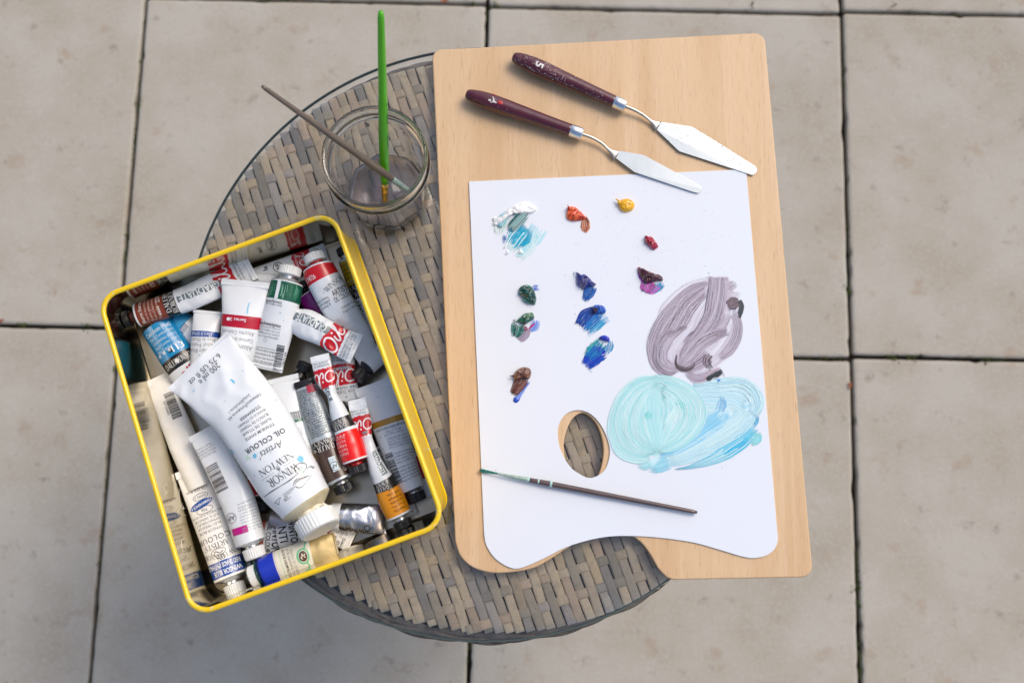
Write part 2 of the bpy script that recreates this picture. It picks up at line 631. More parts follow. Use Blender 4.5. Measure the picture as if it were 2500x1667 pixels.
# ------------------------------------------------------------------ wooden palette and the paper on it
def wood_material():
    m = bpy.data.materials.new('beech_wood')
    m.use_nodes = True
    n, l = m.node_tree.nodes, m.node_tree.links
    b = n['Principled BSDF']
    b.inputs['Roughness'].default_value = 0.42
    b.inputs['Coat Weight'].default_value = 0.12
    b.inputs['Coat Roughness'].default_value = 0.3
    geo = n.new('ShaderNodeNewGeometry')

    def noi(scl, scale, detail=4, rough=0.5):
        mp = n.new('ShaderNodeMapping')
        mp.inputs['Rotation'].default_value = (0, 0, R(-2.5))
        mp.inputs['Scale'].default_value = scl
        l.new(geo.outputs['Position'], mp.inputs['Vector'])
        t = n.new('ShaderNodeTexNoise')
        t.inputs['Scale'].default_value, t.inputs['Detail'].default_value, t.inputs['Roughness'].default_value = scale, detail, rough
        l.new(mp.outputs[0], t.inputs['Vector'])
        return t.outputs['Fac']

    def mix(a, bb, f, lo, hi, amt):
        mr = n.new('ShaderNodeMapRange')
        mr.inputs['From Min'].default_value, mr.inputs['From Max'].default_value, mr.inputs['To Max'].default_value = lo, hi, amt
        l.new(f, mr.inputs['Value'])
        x = n.new('ShaderNodeMix')
        x.data_type = 'RGBA'
        if isinstance(a, tuple):
            x.inputs['A'].default_value = rgba(a)
        else:
            l.new(a, x.inputs['A'])
        x.inputs['B'].default_value = rgba(bb)
        l.new(mr.outputs[0], x.inputs['Factor'])
        return x.outputs['Result']
    c = mix((0.69, 0.472, 0.268), (0.60, 0.375, 0.19), noi((9, 0.8, 1), 4), 0.40, 0.72, 0.8)
    c = mix(c, (0.76, 0.55, 0.35), noi((60, 1.5, 1), 3), 0.5, 0.8, 0.6)
    c = mix(c, (0.40, 0.22, 0.11), noi((150, 11, 1), 6, 3), 0.61, 0.74, 0.5)
    c = mix(c, (0.52, 0.32, 0.17), noi((420, 24, 1), 3, 2), 0.58, 0.72, 0.5)
    l.new(c, b.inputs['Base Color'])
    return m


M_WOOD = wood_material()
M_PAPER = mat('palette_paper', (0.76, 0.80, 0.865), 0.5, spec=0.35, vary=0.25, vscale=7, dark=(0.71, 0.745, 0.80))
BZ0, BZ1, PZ = TOP + 0.0004, TOP + 0.0066, TOP + 0.0080


def loop(v, pts, z, n=None):
    P = [at(v, x, y, z) for x, y in pts]
    return P


def closed_spline(P, n):
    Q = P + P[:1]
    k = len(P)
    out = []
    for i in range(n):
        s = i * k / n
        a = int(s)
        t = s - a
        p0, p1, p2, p3 = P[(a - 1) % k], P[a % k], P[(a + 1) % k], P[(a + 2) % k]
        out.append(0.5 * ((2 * p1) + (p2 - p0) * t + (2 * p0 - 5 * p1 + 4 * p2 - p3) * t * t + (3 * p1 - p0 - 3 * p2 + p3) * t ** 3))
    return out


def open_part(v, pts, z, n):
    return spline([at(v, x, y, z) for x, y in pts], n)


board_org = at('W', 1430, 720, BZ0)
board = thing('palette_board', 'large beech wood artist palette board lying under the white paper', 'palette', board_org)
outl = round_corners([at('W', 1045, 1240, BZ1), at('W', 992, 115, BZ1), at('W', 1756, 75, BZ1), at('W', 1868, 1325, BZ1), at('W', 1545, 1331, BZ1)],
                     [0, 0.0085, 0.0095, 0.0095, 0.002])
outl += open_part('W', [(1532, 1326), (1512, 1305), (1489, 1266), (1466, 1240), (1432, 1222), (1380, 1223), (1320, 1248), (1262, 1285), (1225, 1304), (1180, 1313), (1130, 1315), (1085, 1302), (1057, 1276), (1046, 1246)], BZ1, 70)
bhole = closed_spline(loop('P', [(850, 318), (785, 362), (740, 455), (724, 560), (742, 670), (800, 775), (880, 815), (945, 795), (985, 730), (1008, 610), (1000, 505), (965, 405), (908, 338)], BZ1), 60)
V, F = slab_mesh(outl, [bhole], BZ0, BZ1, 0.0011)
mesh('board', V, F, M_WOOD, board)

paper_org = at('W', 1430, 830, BZ1)
outl = round_corners([at('P', 152, 1180, PZ), at('W', 1077, 417, PZ), at('W', 1714, 389, PZ), at('P', 2262, 1222, PZ)], [0, 0.0006, 0.003, 0])
outl += open_part('P', [(2260, 1240), (2238, 1292), (2180, 1338), (2090, 1357), (2000, 1345), (1850, 1300), (1650, 1245), (1400, 1210), (1200, 1199), (1050, 1203), (900, 1230), (740, 1280), (600, 1350), (470, 1410), (380, 1434), (300, 1408), (222, 1350), (167, 1262), (153, 1190)], PZ, 90)
phole = closed_spline(loop('P', [(690, 400), (740, 325), (820, 297), (900, 315), (970, 375), (1025, 470), (1055, 580), (1040, 680), (1000, 745), (915, 783), (830, 750), (760, 690), (705, 590), (682, 490)], PZ), 60)
V, F = slab_mesh(outl, [phole], BZ1 + 0.0003, PZ, 0.0002)
paper = tag(mesh('palette_paper', V, F, M_PAPER, smooth=False, loc=paper_org),
            'white palette shaped paper sheet with a thumb hole lying on the wooden board', 'paper')

# ------------------------------------------------------------------ oil paint on the paper
def paint_material():
    m = bpy.data.materials.new('oil_paint')
    m.use_nodes = True
    n, l = m.node_tree.nodes, m.node_tree.links
    b = n['Principled BSDF']
    b.inputs['Roughness'].default_value = 0.16
    b.inputs['Coat Weight'].default_value = 0.6
    b.inputs['Coat Roughness'].default_value = 0.1
    a = n.new('ShaderNodeAttribute')
    a.attribute_name = 'Col'
    l.new(a.outputs['Color'], b.inputs['Base Color'])
    g = n.new('ShaderNodeNewGeometry')
    t = n.new('ShaderNodeTexNoise')
    t.inputs['Scale'].default_value, t.inputs['Detail'].default_value = 700, 3
    l.new(g.outputs['Position'], t.inputs['Vector'])
    bp = n.new('ShaderNodeBump')
    bp.inputs['Strength'].default_value, bp.inputs['Distance'].default_value = 0.25, 0.0004
    l.new(t.outputs['Fac'], bp.inputs['Height'])
    l.new(bp.outputs[0], b.inputs['Normal'])
    return m


def wash_material():
    m = bpy.data.materials.new('thin_paint')
    m.use_nodes = True
    n, l = m.node_tree.nodes, m.node_tree.links
    b = n['Principled BSDF']
    b.inputs['Roughness'].default_value = 0.4
    a = n.new('ShaderNodeAttribute')
    a.attribute_name = 'Col'
    l.new(a.outputs['Color'], b.inputs['Base Color'])
    return m


M_OIL, M_WASH = paint_material(), wash_material()


def mixc(a, b, t):
    return tuple(x + (y - x) * t for x, y in zip(a, b))


class Paint:
    def __init__(self, seed):
        self.v, self.f, self.c = [], [], []
        self.r = random.Random(seed)
        self.seed = seed
        self.layer = 0
        self.fine = 1.0

    def stroke(self, v, path, wid, cols, n=26, h=0.0004, rag=0.06, skip=0.0, m=22, fan=0.0, z=None, streak=3.0, cover=1.25):
        """A brush stroke: n hair lines side by side along a path, each with its own colour, height and ragged ends."""
        r = self.r
        n = int(n * self.fine)
        self.layer += 1
        zb = (PZ + 0.00006 * self.layer if self.fine == 1.0 else PZ + 0.00022 + 0.000014 * self.layer) if z is None else z
        P = spline([at(v, x, y, zb) for x, y in path], m)
        W = [size_at(v, w, P[0]) for w in (wid if isinstance(wid, (list, tuple)) else [wid, wid])]
        kw = len(W) - 1
        cols = [C(c) if isinstance(c, str) else c for c in cols]
        off = r.uniform(0, 50)
        for j in range(n):
            if r.random() < skip:
                continue
            lat = -1 + 2 * (j + 0.5) / n + r.uniform(-0.6, 0.6) / n
            s0, s1 = rag * r.random() ** 1.5 * (1.4 if abs(lat) > 0.8 else 1), 1 - rag * r.random() ** 1.2 * (1.6 if abs(lat) > 0.7 else 1)
            q = (noise.noise(Vector((lat * streak, off, 0))) * 0.9 + r.uniform(-0.28, 0.28) + 0.5) * len(cols)
            q = max(0, min(len(cols) - 1.001, q - 0.5))
            c0 = mixc(cols[int(q)], cols[min(len(cols) - 1, int(q) + 1)], q - int(q))
            hh = h * r.uniform(0.3, 1.2) * (0.3 if self.fine > 1 else 1)
            k0 = len(self.v)
            cnt = 0
            for i in range(m):
                t = i / (m - 1)
                if t < s0 or t > s1:
                    if not (i and (i - 1) / (m - 1) < s1 < t) and not (t < s0 < (i + 1) / (m - 1)):
                        continue
                    tc = min(max(t, s0), s1)
                else:
                    tc = t
                x = tc * (m - 1)
                a = min(int(x), m - 2)
                p = P[a].lerp(P[a + 1], x - a)
                d = (P[min(a + 2, m - 1)] - P[max(a - 1, 0)]).normalized()
                e = Vector((-d.y, d.x, 0))
                w = W[min(int(tc * kw), kw - 1)] + (W[min(int(tc * kw), kw - 1) + 1] - W[min(int(tc * kw), kw - 1)]) * (tc * kw - min(int(tc * kw), kw - 1)) if kw else W[0]
                w *= 0.5
                hw = w / n * cover * (0.35 if (t <= s0 or t >= s1) else 1)
                lt = lat + 0.05 * noise.noise(Vector((lat * 2 + off, t * 4, 1))) + 0.035 * noise.noise(Vector((lat * 9 + off, t * 7, 4)))
                b = p + e * lt * w
                cc = mixc(c0, cols[r.randrange(len(cols))], 0.10 * r.random())
                g = noise.noise(Vector((lat * 3, t * 5, off)))
                for s, dz in ((-1, 0), (0, hh * (0.7 + 0.5 * g)), (1, 0)):
                    self.v.append(b + e * s * hw + Vector((0, 0, max(dz, 0))))
                    self.c.append(cc)
                cnt += 1
            for i in range(cnt - 1):
                for s in (0, 1):
                    a = k0 + i * 3 + s
                    self.f.append((a, a + 1, a + 4, a + 3))
        return self

    def blob(self, v, pts, h, cols, wr=0.25, n=44, lift=0.0, freq=260, stretch=(1, 1), ridge=0.0, ang=0.0, base=0.0, jag=0.0):
        """A thick dab: closed outline raised to height h, with folds and marbled colours."""
        n = 72
        P = closed_spline([at(v, x, y, PZ + base) for x, y in pts], n)
        cols = [C(c) if isinstance(c, str) else c for c in cols]
        if jag:
            n = 260
            P = closed_spline([at(v, x, y, PZ + base) for x, y in pts], n)
            mid = sum(P, Vector((0, 0, 0))) / n
            P = [q + (q - mid).normalized() * jag * (noise.noise(q * 260) + 0.7 * noise.noise(q * 800)) for q in P]
        c = sum(P, Vector((0, 0, 0))) / n
        prof = (1.0, 0.985, 0.95, 0.9, 0.84, 0.77, 0.7, 0.62, 0.54, 0.46, 0.38, 0.3, 0.22, 0.14, 0.07)
        k0 = len(self.v)
        ca, sa = math.cos(ang), math.sin(ang)
        sd = self.seed * 3.7

        def vert(p, s):
            q = p - c
            x, y = (q.x * ca + q.y * sa) * freq * stretch[0], (-q.x * sa + q.y * ca) * freq * stretch[1]
            nz = noise.noise(Vector((x, y, sd)))
            rd = 1 - 2.4 * abs(noise.noise(Vector((x * 1.6, y * 1.6, sd + 5)))) + 0.2 * (1 - 2.4 * abs(noise.noise(Vector((x * 4, y * 4, sd + 8)))))
            e = math.sqrt(max(0, 1 - s ** 2.6))
            z = h * e * (1 + wr * nz + ridge * rd)
            qq = (noise.noise(Vector((x * 0.8 + 9, y * 0.8, sd + 2))) * 0.95 + 0.5) * len(cols)
            qq = max(0, min(len(cols) - 1.001, qq - 0.5))
            self.v.append(p + Vector((0, 0, max(z, 0) + (0.00004 if s == 1 else 0.0001))))
            self.c.append(mixc(cols[int(qq)], cols[min(len(cols) - 1, int(qq) + 1)], qq - int(qq)))
        for s in prof:
            for p in P:
                vert(c + (p - c) * s, s)
        vert(c, 0)
        self.f += grid_faces(len(prof), n, True, k0)
        b = k0 + (len(prof) - 1) * n
        self.f += [(b + j, b + (j + 1) % n, len(self.v) - 1) for j in range(n)]
        return self

    def spike(self, v, pts, w, h0, h1, col):
        """A thin pulled-up tail of paint."""
        P = spline([at(v, x, y, PZ + h0 + (h1 - h0) * i / (len(pts) - 1)) for i, (x, y) in enumerate(pts)], 8)
        r = size_at(v, w, P[0]) / 2
        k0 = len(self.v)
        for i, p in enumerate(P):
            d = (P[min(i + 1, 7)] - P[max(i - 1, 0)]).normalized()
            a = d.cross(Vector((0, 0, 1))).normalized()
            b = a.cross(d)
            rr = r * (1 - i / 7.5)
            for j in range(7):
                t = j * 2 * math.pi / 7
                self.v.append(p + a * math.cos(t) * rr + b * math.sin(t) * rr)
                self.c.append(C(col))
        self.f += grid_faces(8, 7, True, k0)
        return self

    def done(self, label, name='paint_dab', m=None, cat='paint'):
        c = sum(self.v, Vector((0, 0, 0))) / len(self.v)
        o = mesh(name, self.v, self.f, m or M_OIL, cols=self.c, loc=(c.x, c.y, PZ))
        return tag(o, label, cat, 'dabs and smears of oil paint on the paper')


# white and turquoise dab, top left
p = Paint(1)
p.stroke('R', [(560, 410), (500, 500), (440, 590), (400, 650)], [190, 200, 90], ['a8dbe6', 'c2e6ee', '7cc9dc'], 34, 0.0002, 0.3, 0.25)
p.stroke('R', [(430, 470), (370, 560), (310, 640), (260, 690)], [300, 330, 260], ['cfe9ec', 'e4f1f2', 'a5dbe2'], 46, 0.0004, 0.22, 0.12)
p.stroke('R', [(180, 300), (140, 400), (110, 490)], [110, 130, 80], ['d8e9e6', 'eef3f1', 'b6d8d6'], 20, 0.0006, 0.25, 0.1)
p.stroke('R', [(195, 490), (170, 590)], [60, 30], ['1f5fb5', '1a3f8f', '4a8fd0'], 12, 0.0004, 0.5, 0.35)
p.stroke('R', [(440, 420), (370, 480), (300, 540), (235, 610)], [130, 260, 230, 150], ['0fa0c6', '16b0d2', '27b9d6', '0b8fb4'], 44, 0.0005, 0.28, 0.05)
p.stroke('R', [(420, 430), (340, 520), (270, 620), (210, 700)], [230, 250, 200], ['d9f0f2', 'e8f4f3', 'bfe4e8'], 20, 0.0007, 0.4, 0.55)
p.blob('R', [(130, 330), (190, 250), (270, 180), (400, 140), (480, 175), (535, 215), (490, 260), (430, 270), (330, 280), (230, 270), (160, 310), (120, 390), (70, 380), (60, 330)], 0.0034, ['f3f5f4', 'eceef0', 'fafafa'], 0.45, ridge=0.25)
p.stroke('R', [(215, 260), (180, 300), (150, 350), (130, 420)], [60, 90, 90, 60], ['22a7cc', 'a9d9de', '5abfd4', 'd5e8e6'], 18, 0.0007, 0.2, 0.05, z=PZ + 0.0018)
p.stroke('R', [(420, 250), (360, 310), (290, 380), (235, 440)], [90, 130, 130, 90], ['0c6f76', 'cfe3e0', '1b8f96', 'e5efec', '0a565c'], 26, 0.0008, 0.2, 0.05, z=PZ + 0.0022)
p.blob('R', [(55, 320), (90, 305), (100, 330), (65, 345)], 0.002, ['eef0f2', 'f6f6f6'], 0.3)
p.blob('R', [(60, 370), (110, 365), (105, 400), (70, 395)], 0.0022, ['e6e8ee', 'f6f6f6'], 0.3)
p.blob('R', [(190, 700), (215, 660), (240, 680), (210, 705)], 0.0016, ['e6eeee', 'f6f6f6'], 0.3)
p.blob('R', [(330, 680), (350, 640), (385, 690), (345, 700)], 0.0016, ['d6eaec', 'f6f6f6'], 0.3)
p.done('white and turquoise dab of paint, the largest in the upper left paper corner')
# orange red
p = Paint(2)
p.blob('R', [(850, 200), (880, 195), (930, 200), (985, 245), (1040, 300), (1050, 325), (990, 345), (900, 350), (850, 330), (836, 285), (845, 240)], 0.0042, ['cf3f12', 'e2571d', 'b8300f', 'ea6a2c'], 0.35, stretch=(1.2, 0.5), ang=-0.7, ridge=0.2)
p.spike('R', [(868, 235), (862, 205), (853, 172)], 36, 0.002, 0.006, 'b0200f')
p.stroke('R', [(1035, 305), (1045, 360), (1040, 420), (1020, 465)], [40, 90, 100, 70], ['5a1c12', 'c85a34', 'f0b890', '7a2514', 'e0936c'], 20, 0.0008, 0.12, 0.0, streak=8)
p.done('orange red dab of paint with a brown streaked tail')
# yellow
p = Paint(3)
p.blob('R', [(1395, 140), (1440, 118), (1490, 112), (1540, 135), (1566, 175), (1550, 225), (1500, 252), (1440, 250), (1402, 215), (1393, 175)], 0.0048, ['f0ae0c', 'f4b81a', 'e8a008'], 0.12, ridge=0.05)
p.spike('R', [(1410, 165), (1390, 130), (1358, 108)], 44, 0.003, 0.0035, 'f0b21c')
p.done('round yellow dab of paint with a thin pointed tip')
# crimson
p = Paint(4)
p.blob('R', [(1678, 505), (1700, 515), (1740, 512), (1770, 545), (1815, 615), (1800, 640), (1765, 656), (1720, 620), (1680, 585), (1670, 550)], 0.0040, ['8f0a2a', 'b31237', '74061f', 'c4204a'], 0.4, stretch=(1.3, 0.5), ang=-0.9, ridge=0.3)
p.spike('R', [(1690, 535), (1682, 515), (1676, 497)], 22, 0.002, 0.005, '7d0a26')
p.done('small crimson dab of paint')
# magenta and purple
p = Paint(5)
p.stroke('R', [(1865, 1020), (1830, 1060), (1860, 1085)], [70, 60, 20], ['1285c0', '30a8d6', '0d6ea8'], 14, 0.0003, 0.3, 0.15)
p.stroke('R', [(1880, 1010), (1810, 1060), (1740, 1120)], [50, 90, 50], ['1180b8', '2aa6d4', '3f6f98'], 16, 0.0004, 0.3, 0.1)
p.stroke('R', [(1760, 990), (1720, 1050), (1690, 1120)], [210, 200, 110], ['c023b0', '9a5f94', '7d6f84', '5f6f86', 'd35ac4'], 30, 0.0006, 0.15, 0.02)
p.stroke('R', [(1660, 1010), (1640, 1080)], [50, 50], ['c812b8', 'b010a0', 'e8a0e0'], 10, 0.0006, 0.15, 0.05)
p.blob('R', [(1600, 840), (1640, 850), (1690, 875), (1760, 905), (1830, 925), (1862, 950), (1860, 985), (1800, 990), (1740, 1005), (1690, 1015), (1650, 985), (1615, 930), (1600, 880)], 0.0046, ['3d0a1f', '5e1230', '2a0716', '7c2a48'], 0.5, stretch=(1.1, 0.6), ridge=0.45, ang=-0.4)
p.stroke('R', [(1598, 870), (1620, 950), (1655, 1010), (1630, 1080)], [14, 14, 12], ['a516b8', 'c030d0'], 6, 0.0003, 0.1)
p.done('dark maroon dab of paint with magenta and blue streaks')
# dark green
p = Paint(6)
p.stroke('S', [(440, 195), (490, 195), (545, 195)], [60, 70, 60], ['2a55c8', '4f7fe0', '2040b0'], 16, 0.0002, 0.4, 0.3)
p.blob('S', [(302, 240), (310, 205), (345, 175), (400, 165), (445, 180), (480, 225), (500, 290), (505, 330), (488, 388), (440, 378), (400, 345), (350, 310), (310, 280)], 0.0046, ['07403c', '0a5a52', '06302e', '0d6e62'], 0.45, stretch=(1.6, 0.45), ang=-0.9, ridge=0.4)
p.stroke('S', [(360, 290), (410, 335), (450, 375)], [60, 70, 30], ['0b6258', '0f7b6e', '5fb0a2'], 12, 0.0008, 0.2, 0.1, z=PZ + 0.0022)
p.done('dark green dab of paint with a small blue smear at its right')
# green mixed
p = Paint(7)
p.stroke('S', [(510, 560), (480, 640), (430, 690)], [90, 110, 60], ['8fb0e8', '4a80d8', 'b8ccf0', '2f62d0'], 22, 0.0002, 0.2, 0.05)
p.stroke('S', [(410, 640), (370, 730), (310, 800)], [90, 110, 60], ['a08aa8', 'b7a6bc', '7d7486', 'c6b8ca'], 22, 0.0005, 0.12, 0.0)
p.stroke('S', [(300, 600), (290, 680), (265, 760)], [150, 150, 70], ['0f5f58', '2f8a7c', '1a4f58', '66a89a'], 26, 0.0010, 0.2, 0.05)
p.stroke('S', [(375, 630), (400, 680)], [34, 30], ['a8125e', 'c8508c', '8f2b60'], 8, 0.0009, 0.1)
p.stroke('S', [(490, 592), (450, 630), (415, 665)], [18, 26, 14], ['b0207c', 'c23f90'], 7, 0.0006, 0.1)
p.stroke('S', [(230, 575), (290, 570)], [40, 40], ['0a4440', '1f6a62'], 10, 0.0007, 0.4, 0.3)
p.blob('S', [(282, 570), (330, 520), (375, 485), (430, 478), (468, 482), (482, 540), (440, 575), (380, 610), (345, 608), (310, 590)], 0.0044, ['1a5a48', '2f6f58', '12443a', '4a7a58'], 0.35, stretch=(0.5, 1.2), ang=0.6, ridge=0.25)
p.done('green dab of paint mixed with mauve and pale blue streaks')
# ultramarine
p = Paint(8)
p.stroke('S', [(930, 10), (950, 60)], [40, 40], ['0f86b4', '1d9ac4', '0a6a96'], 12, 0.0004, 0.4, 0.15)
p.stroke('S', [(1150, 170), (1100, 250), (1040, 345)], [110, 130, 70], ['1150a8', '1a6cc0', '0e3f90', '2a86d0'], 30, 0.0007, 0.15, 0.02)
p.blob('S', [(962, 25), (1000, 50), (1050, 48), (1100, 85), (1140, 130), (1178, 160), (1130, 185), (1080, 190), (1045, 220), (1000, 195), (962, 160), (955, 100)], 0.0044, ['232a7a', '2f3f9a', '55507e', '1b2468'], 0.45, stretch=(1.3, 0.5), ang=-0.8, ridge=0.4)
p.spike('S', [(985, 75), (972, 45), (955, 15)], 30, 0.002, 0.005, '2a2f78')
p.done('deep ultramarine dab of paint with a pointed top')
# middle blue
p = Paint(9)
p.stroke('S', [(1290, 500), (1190, 590), (1060, 720)], [150, 150, 90], ['2aa2d0', '58bfe0', '1f7cc6', '8fd2e8'], 34, 0.0005, 0.3, 0.12)
p.stroke('S', [(1240, 470), (1140, 570), (1040, 690)], [90, 120, 80], ['1460c0', '1d88d2', '0f4fae'], 26, 0.0006, 0.2, 0.05)
p.stroke('S', [(1190, 420), (1060, 510), (985, 630)], [60, 150, 110], ['0c3f9c', '1250b4', '0a3488', '1c62c4'], 32, 0.0008, 0.1, 0.02)
p.blob('S', [(1130, 420), (1160, 392), (1215, 390), (1262, 405), (1290, 450), (1275, 485), (1225, 490), (1170, 490), (1140, 465)], 0.0034, ['1050b4', '1f6cc8', '0d3f98'], 0.4, ridge=0.3)
p.blob('S', [(1140, 425), (1175, 420), (1205, 430), (1200, 465), (1160, 495), (1140, 470)], 0.0046, ['3a1838', '54264a', '2a102c'], 0.3, ridge=0.3)
p.done('bright blue brushed dab of paint with a purple spot, the middle of three blue ones')
# lower blue
p = Paint(10)
p.stroke('S', [(1350, 790), (1330, 870), (1270, 950)], [60, 80, 70], ['1a8fc4', '38a8d4', '0f74b4'], 20, 0.0003, 0.4, 0.3)
p.stroke('S', [(1260, 960), (1200, 1010), (1180, 1040)], [90, 80, 30], ['1b8cc4', '0f78b8', '56b8da'], 18, 0.0003, 0.4, 0.25)
p.stroke('S', [(1065, 880), (1110, 885), (1130, 920)], [40, 50, 50], ['1d96c0', '2aa8c8'], 12, 0.0003, 0.15, 0.0)
p.stroke('S', [(1130, 1120), (1100, 1130)], [70, 60], ['b8c6ea', '8aa4e0', 'd0d8f0'], 16, 0.0001, 0.4, 0.45)
p.stroke('S', [(1240, 900), (1150, 980), (1050, 1085)], [200, 190, 130], ['0a2fc0', '1248cc', '0a56c4', '061fa8'], 42, 0.0006, 0.16, 0.03)
p.stroke('S', [(1260, 790), (1170, 890), (1080, 1000)], [140, 170, 120], ['109fae', '18b4a8', '0a62c4', '0c86b8'], 34, 0.0007, 0.25, 0.08)
p.stroke('S', [(1270, 880), (1200, 930)], [130, 110], ['0a28b4', '0d3cc4'], 22, 0.0007, 0.35, 0.1)
p.blob('S', [(1210, 760), (1240, 735), (1290, 735), (1328, 765), (1322, 805), (1270, 795), (1225, 775)], 0.0026, ['0a1fb4', '1230c8', '08189a'], 0.4, ridge=0.3)
p.done('blue and teal brushed dab of paint, the lowest of three blue ones')
# brown
p = Paint(11)
p.stroke('S', [(420, 1250), (350, 1340), (290, 1430), (255, 1480)], [40, 50, 60, 70], ['8aa6e8', '5a82dc', 'a8bcf0', '2a58c8'], 16, 0.0003, 0.08, 0.05)
p.blob('S', [(245, 1470), (260, 1430), (300, 1430), (318, 1455), (280, 1490)], 0.0012, ['1f4fc0', '2a5cc8'], 0.3)
p.stroke('S', [(370, 1200), (310, 1290), (235, 1410)], [150, 140, 80], ['5a2f26', '7a4636', '4a241e', '9a6a56'], 32, 0.0010, 0.12, 0.0)
p.blob('S', [(240, 1185), (275, 1130), (320, 1098), (375, 1088), (430, 1105), (448, 1160), (420, 1225), (360, 1215), (300, 1235), (255, 1260), (246, 1220)], 0.0048, ['5a3324', '7a4a34', '45261c', '946048'], 0.35, stretch=(0.6, 1.2), ang=0.7, ridge=0.3)
p.spike('S', [(262, 1190), (235, 1188), (200, 1186)], 34, 0.003, 0.004, '5a3324')
p.done('brown dab of paint with a thin blue streak below it')
# grey mauve smear
GP = ['6e5b6c', 'b5a9ba', 'cdc6d5', '95869a', 'd6d0de', '7c6b7c', 'c1b7c8', 'a495a8']
p = Paint(12)
p.blob('G', [(1230, 205), (1450, 195), (1500, 320), (1560, 470), (1600, 700), (1580, 980), (1400, 1220), (1250, 1400), (1060, 1480), (890, 1400), (630, 1410), (510, 1270), (460, 1050), (530, 850), (760, 560), (1000, 350)], 0.00008, ['c0b7c5', 'cdc6d2', 'b3a8b8', 'd2ccd8'], 0.1, freq=150, jag=0.0016)
p.layer = 4
p.fine = 1.7
p.stroke('G', [(1300, 240), (1000, 480), (760, 850), (660, 1120), (720, 1330)], [180, 420, 560, 420, 200], ['d9d8e4', 'cfcbd8', 'c2bccb', 'e2e2ec'], 70, 0.0001, 0.06, 0.02, m=30)
p.stroke('G', [(1480, 560), (1440, 800), (1300, 1020), (1080, 1240), (920, 1400)], [150, 330, 480, 420, 160], ['d9d8e4', 'cfcbd8', 'c2bccb', 'e2e2ec'], 60, 0.0001, 0.08, 0.02, m=30)
p.stroke('G', [(1230, 260), (1000, 350), (780, 560), (600, 800), (500, 1050), (520, 1280), (620, 1400), (760, 1440)], [60, 130, 170, 190, 170, 160, 130, 60], GP, 46, 0.0002, 0.05, 0.04, m=34)
p.stroke('G', [(1190, 340), (950, 540), (800, 800), (640, 1000)], [120, 230, 230, 120], GP, 40, 0.0002, 0.12, 0.1)
p.stroke('G', [(1560, 270), (1500, 300), (1440, 350)], [90, 110, 80], ['8a7a8a', 'c8c2cc', 'a89ca8'], 20, 0.0002, 0.4, 0.3)
p.stroke('G', [(1610, 430), (1540, 420), (1450, 450)], [70, 90, 60], ['c6c0cc', 'dcd8e2', 'a8a0b0'], 18, 0.0002, 0.35, 0.4)
p.stroke('G', [(1520, 640), (1580, 800), (1560, 960), (1470, 1120), (1330, 1240)], [110, 110, 130, 140, 80], GP, 34, 0.0002, 0.12, 0.12)
p.stroke('G', [(1420, 640), (1360, 760), (1240, 860), (1050, 960), (900, 1090)], [170, 190, 200, 190, 140], GP, 40, 0.0002, 0.15, 0.06)
p.stroke('G', [(1330, 185), (1320, 360), (1290, 540), (1240, 720), (1120, 900), (960, 1080), (860, 1240)], [250, 260, 250, 230, 190, 150, 100], GP[1:5] + ['77697c'], 56, 0.0003, 0.04, 0.0, m=34)
p.stroke('G', [(800, 900), (680, 960), (590, 1100), (590, 1270), (700, 1360), (830, 1360)], [80, 190, 200, 200, 190, 80], GP, 46, 0.0003, 0.08, 0.0, m=30)
p.stroke('G', [(1460, 880), (1300, 920), (1100, 1030), (960, 1180), (820, 1340)], [90, 160, 190, 180, 90], GP[1:], 42, 0.0003, 0.12, 0.03)
p.stroke('G', [(1200, 1150), (1100, 1260), (930, 1370)], [160, 200, 120], GP, 34, 0.0003, 0.2, 0.06)
p.stroke('G', [(900, 1400), (1030, 1480), (1140, 1470), (1260, 1380)], [60, 110, 120, 60], GP[:4], 26, 0.0003, 0.2, 0.08)
p.stroke('G', [(1240, 1180), (1180, 1260), (1250, 1380)], [90, 120, 60], ['2c2028', '4a3840', '8a7a84'], 22, 0.0004, 0.4, 0.35)
p.stroke('G', [(800, 1170), (790, 1310), (900, 1370), (1010, 1330), (1020, 1270)], [24, 34, 70, 60, 30], ['2c2028', '4d3c46', '766872'], 14, 0.0004, 0.2, 0.25)
p.stroke('G', [(930, 820), (860, 850), (760, 880)], [60, 70, 24], ['3a2a32', '6a5862', 'a297a2'], 16, 0.0004, 0.4, 0.3)
p.stroke('G', [(1240, 950), (1340, 935), (1440, 900)], [40, 34, 14], ['4a343c', '7a6870', 'a89ca6'], 10, 0.0004, 0.4, 0.3)
p.stroke('G', [(1440, 560), (1520, 520), (1600, 500)], [110, 170, 90], ['6a5a62', '857680', '54484e'], 30, 0.0004, 0.15, 0.08)
p.stroke('G', [(1595, 480), (1625, 560), (1610, 640), (1600, 720)], [50, 60, 60, 20], ['3a4048', '4a5058', '2c3038'], 16, 0.0005, 0.06, 0.0)
p.stroke('G', [(1170, 1500), (1260, 1450), (1390, 1390)], [50, 90, 70], ['2e3a40', '3c484e', '242c32'], 24, 0.0006, 0.1, 0.0)
p.stroke('G', [(1140, 1470), (1260, 1400), (1360, 1350)], [30, 50, 40], ['a592a4', 'c4b4c2'], 12, 0.0005, 0.1, 0.05)
p.stroke('G', [(1215, 1530), (1270, 1480), (1330, 1470), (1390, 1420), (1405, 1470)], [12, 10, 12, 12, 8], ['d4dce6', 'f0f2f6'], 4, 0.0009, 0.1)
p.stroke('G', [(1340, 1490), (1320, 1535)], [50, 20], ['5fb0ea', '3a8ad8'], 12, 0.0003, 0.2, 0.05)
DK = ['5a4450', '6e5866', '7e6a7a']
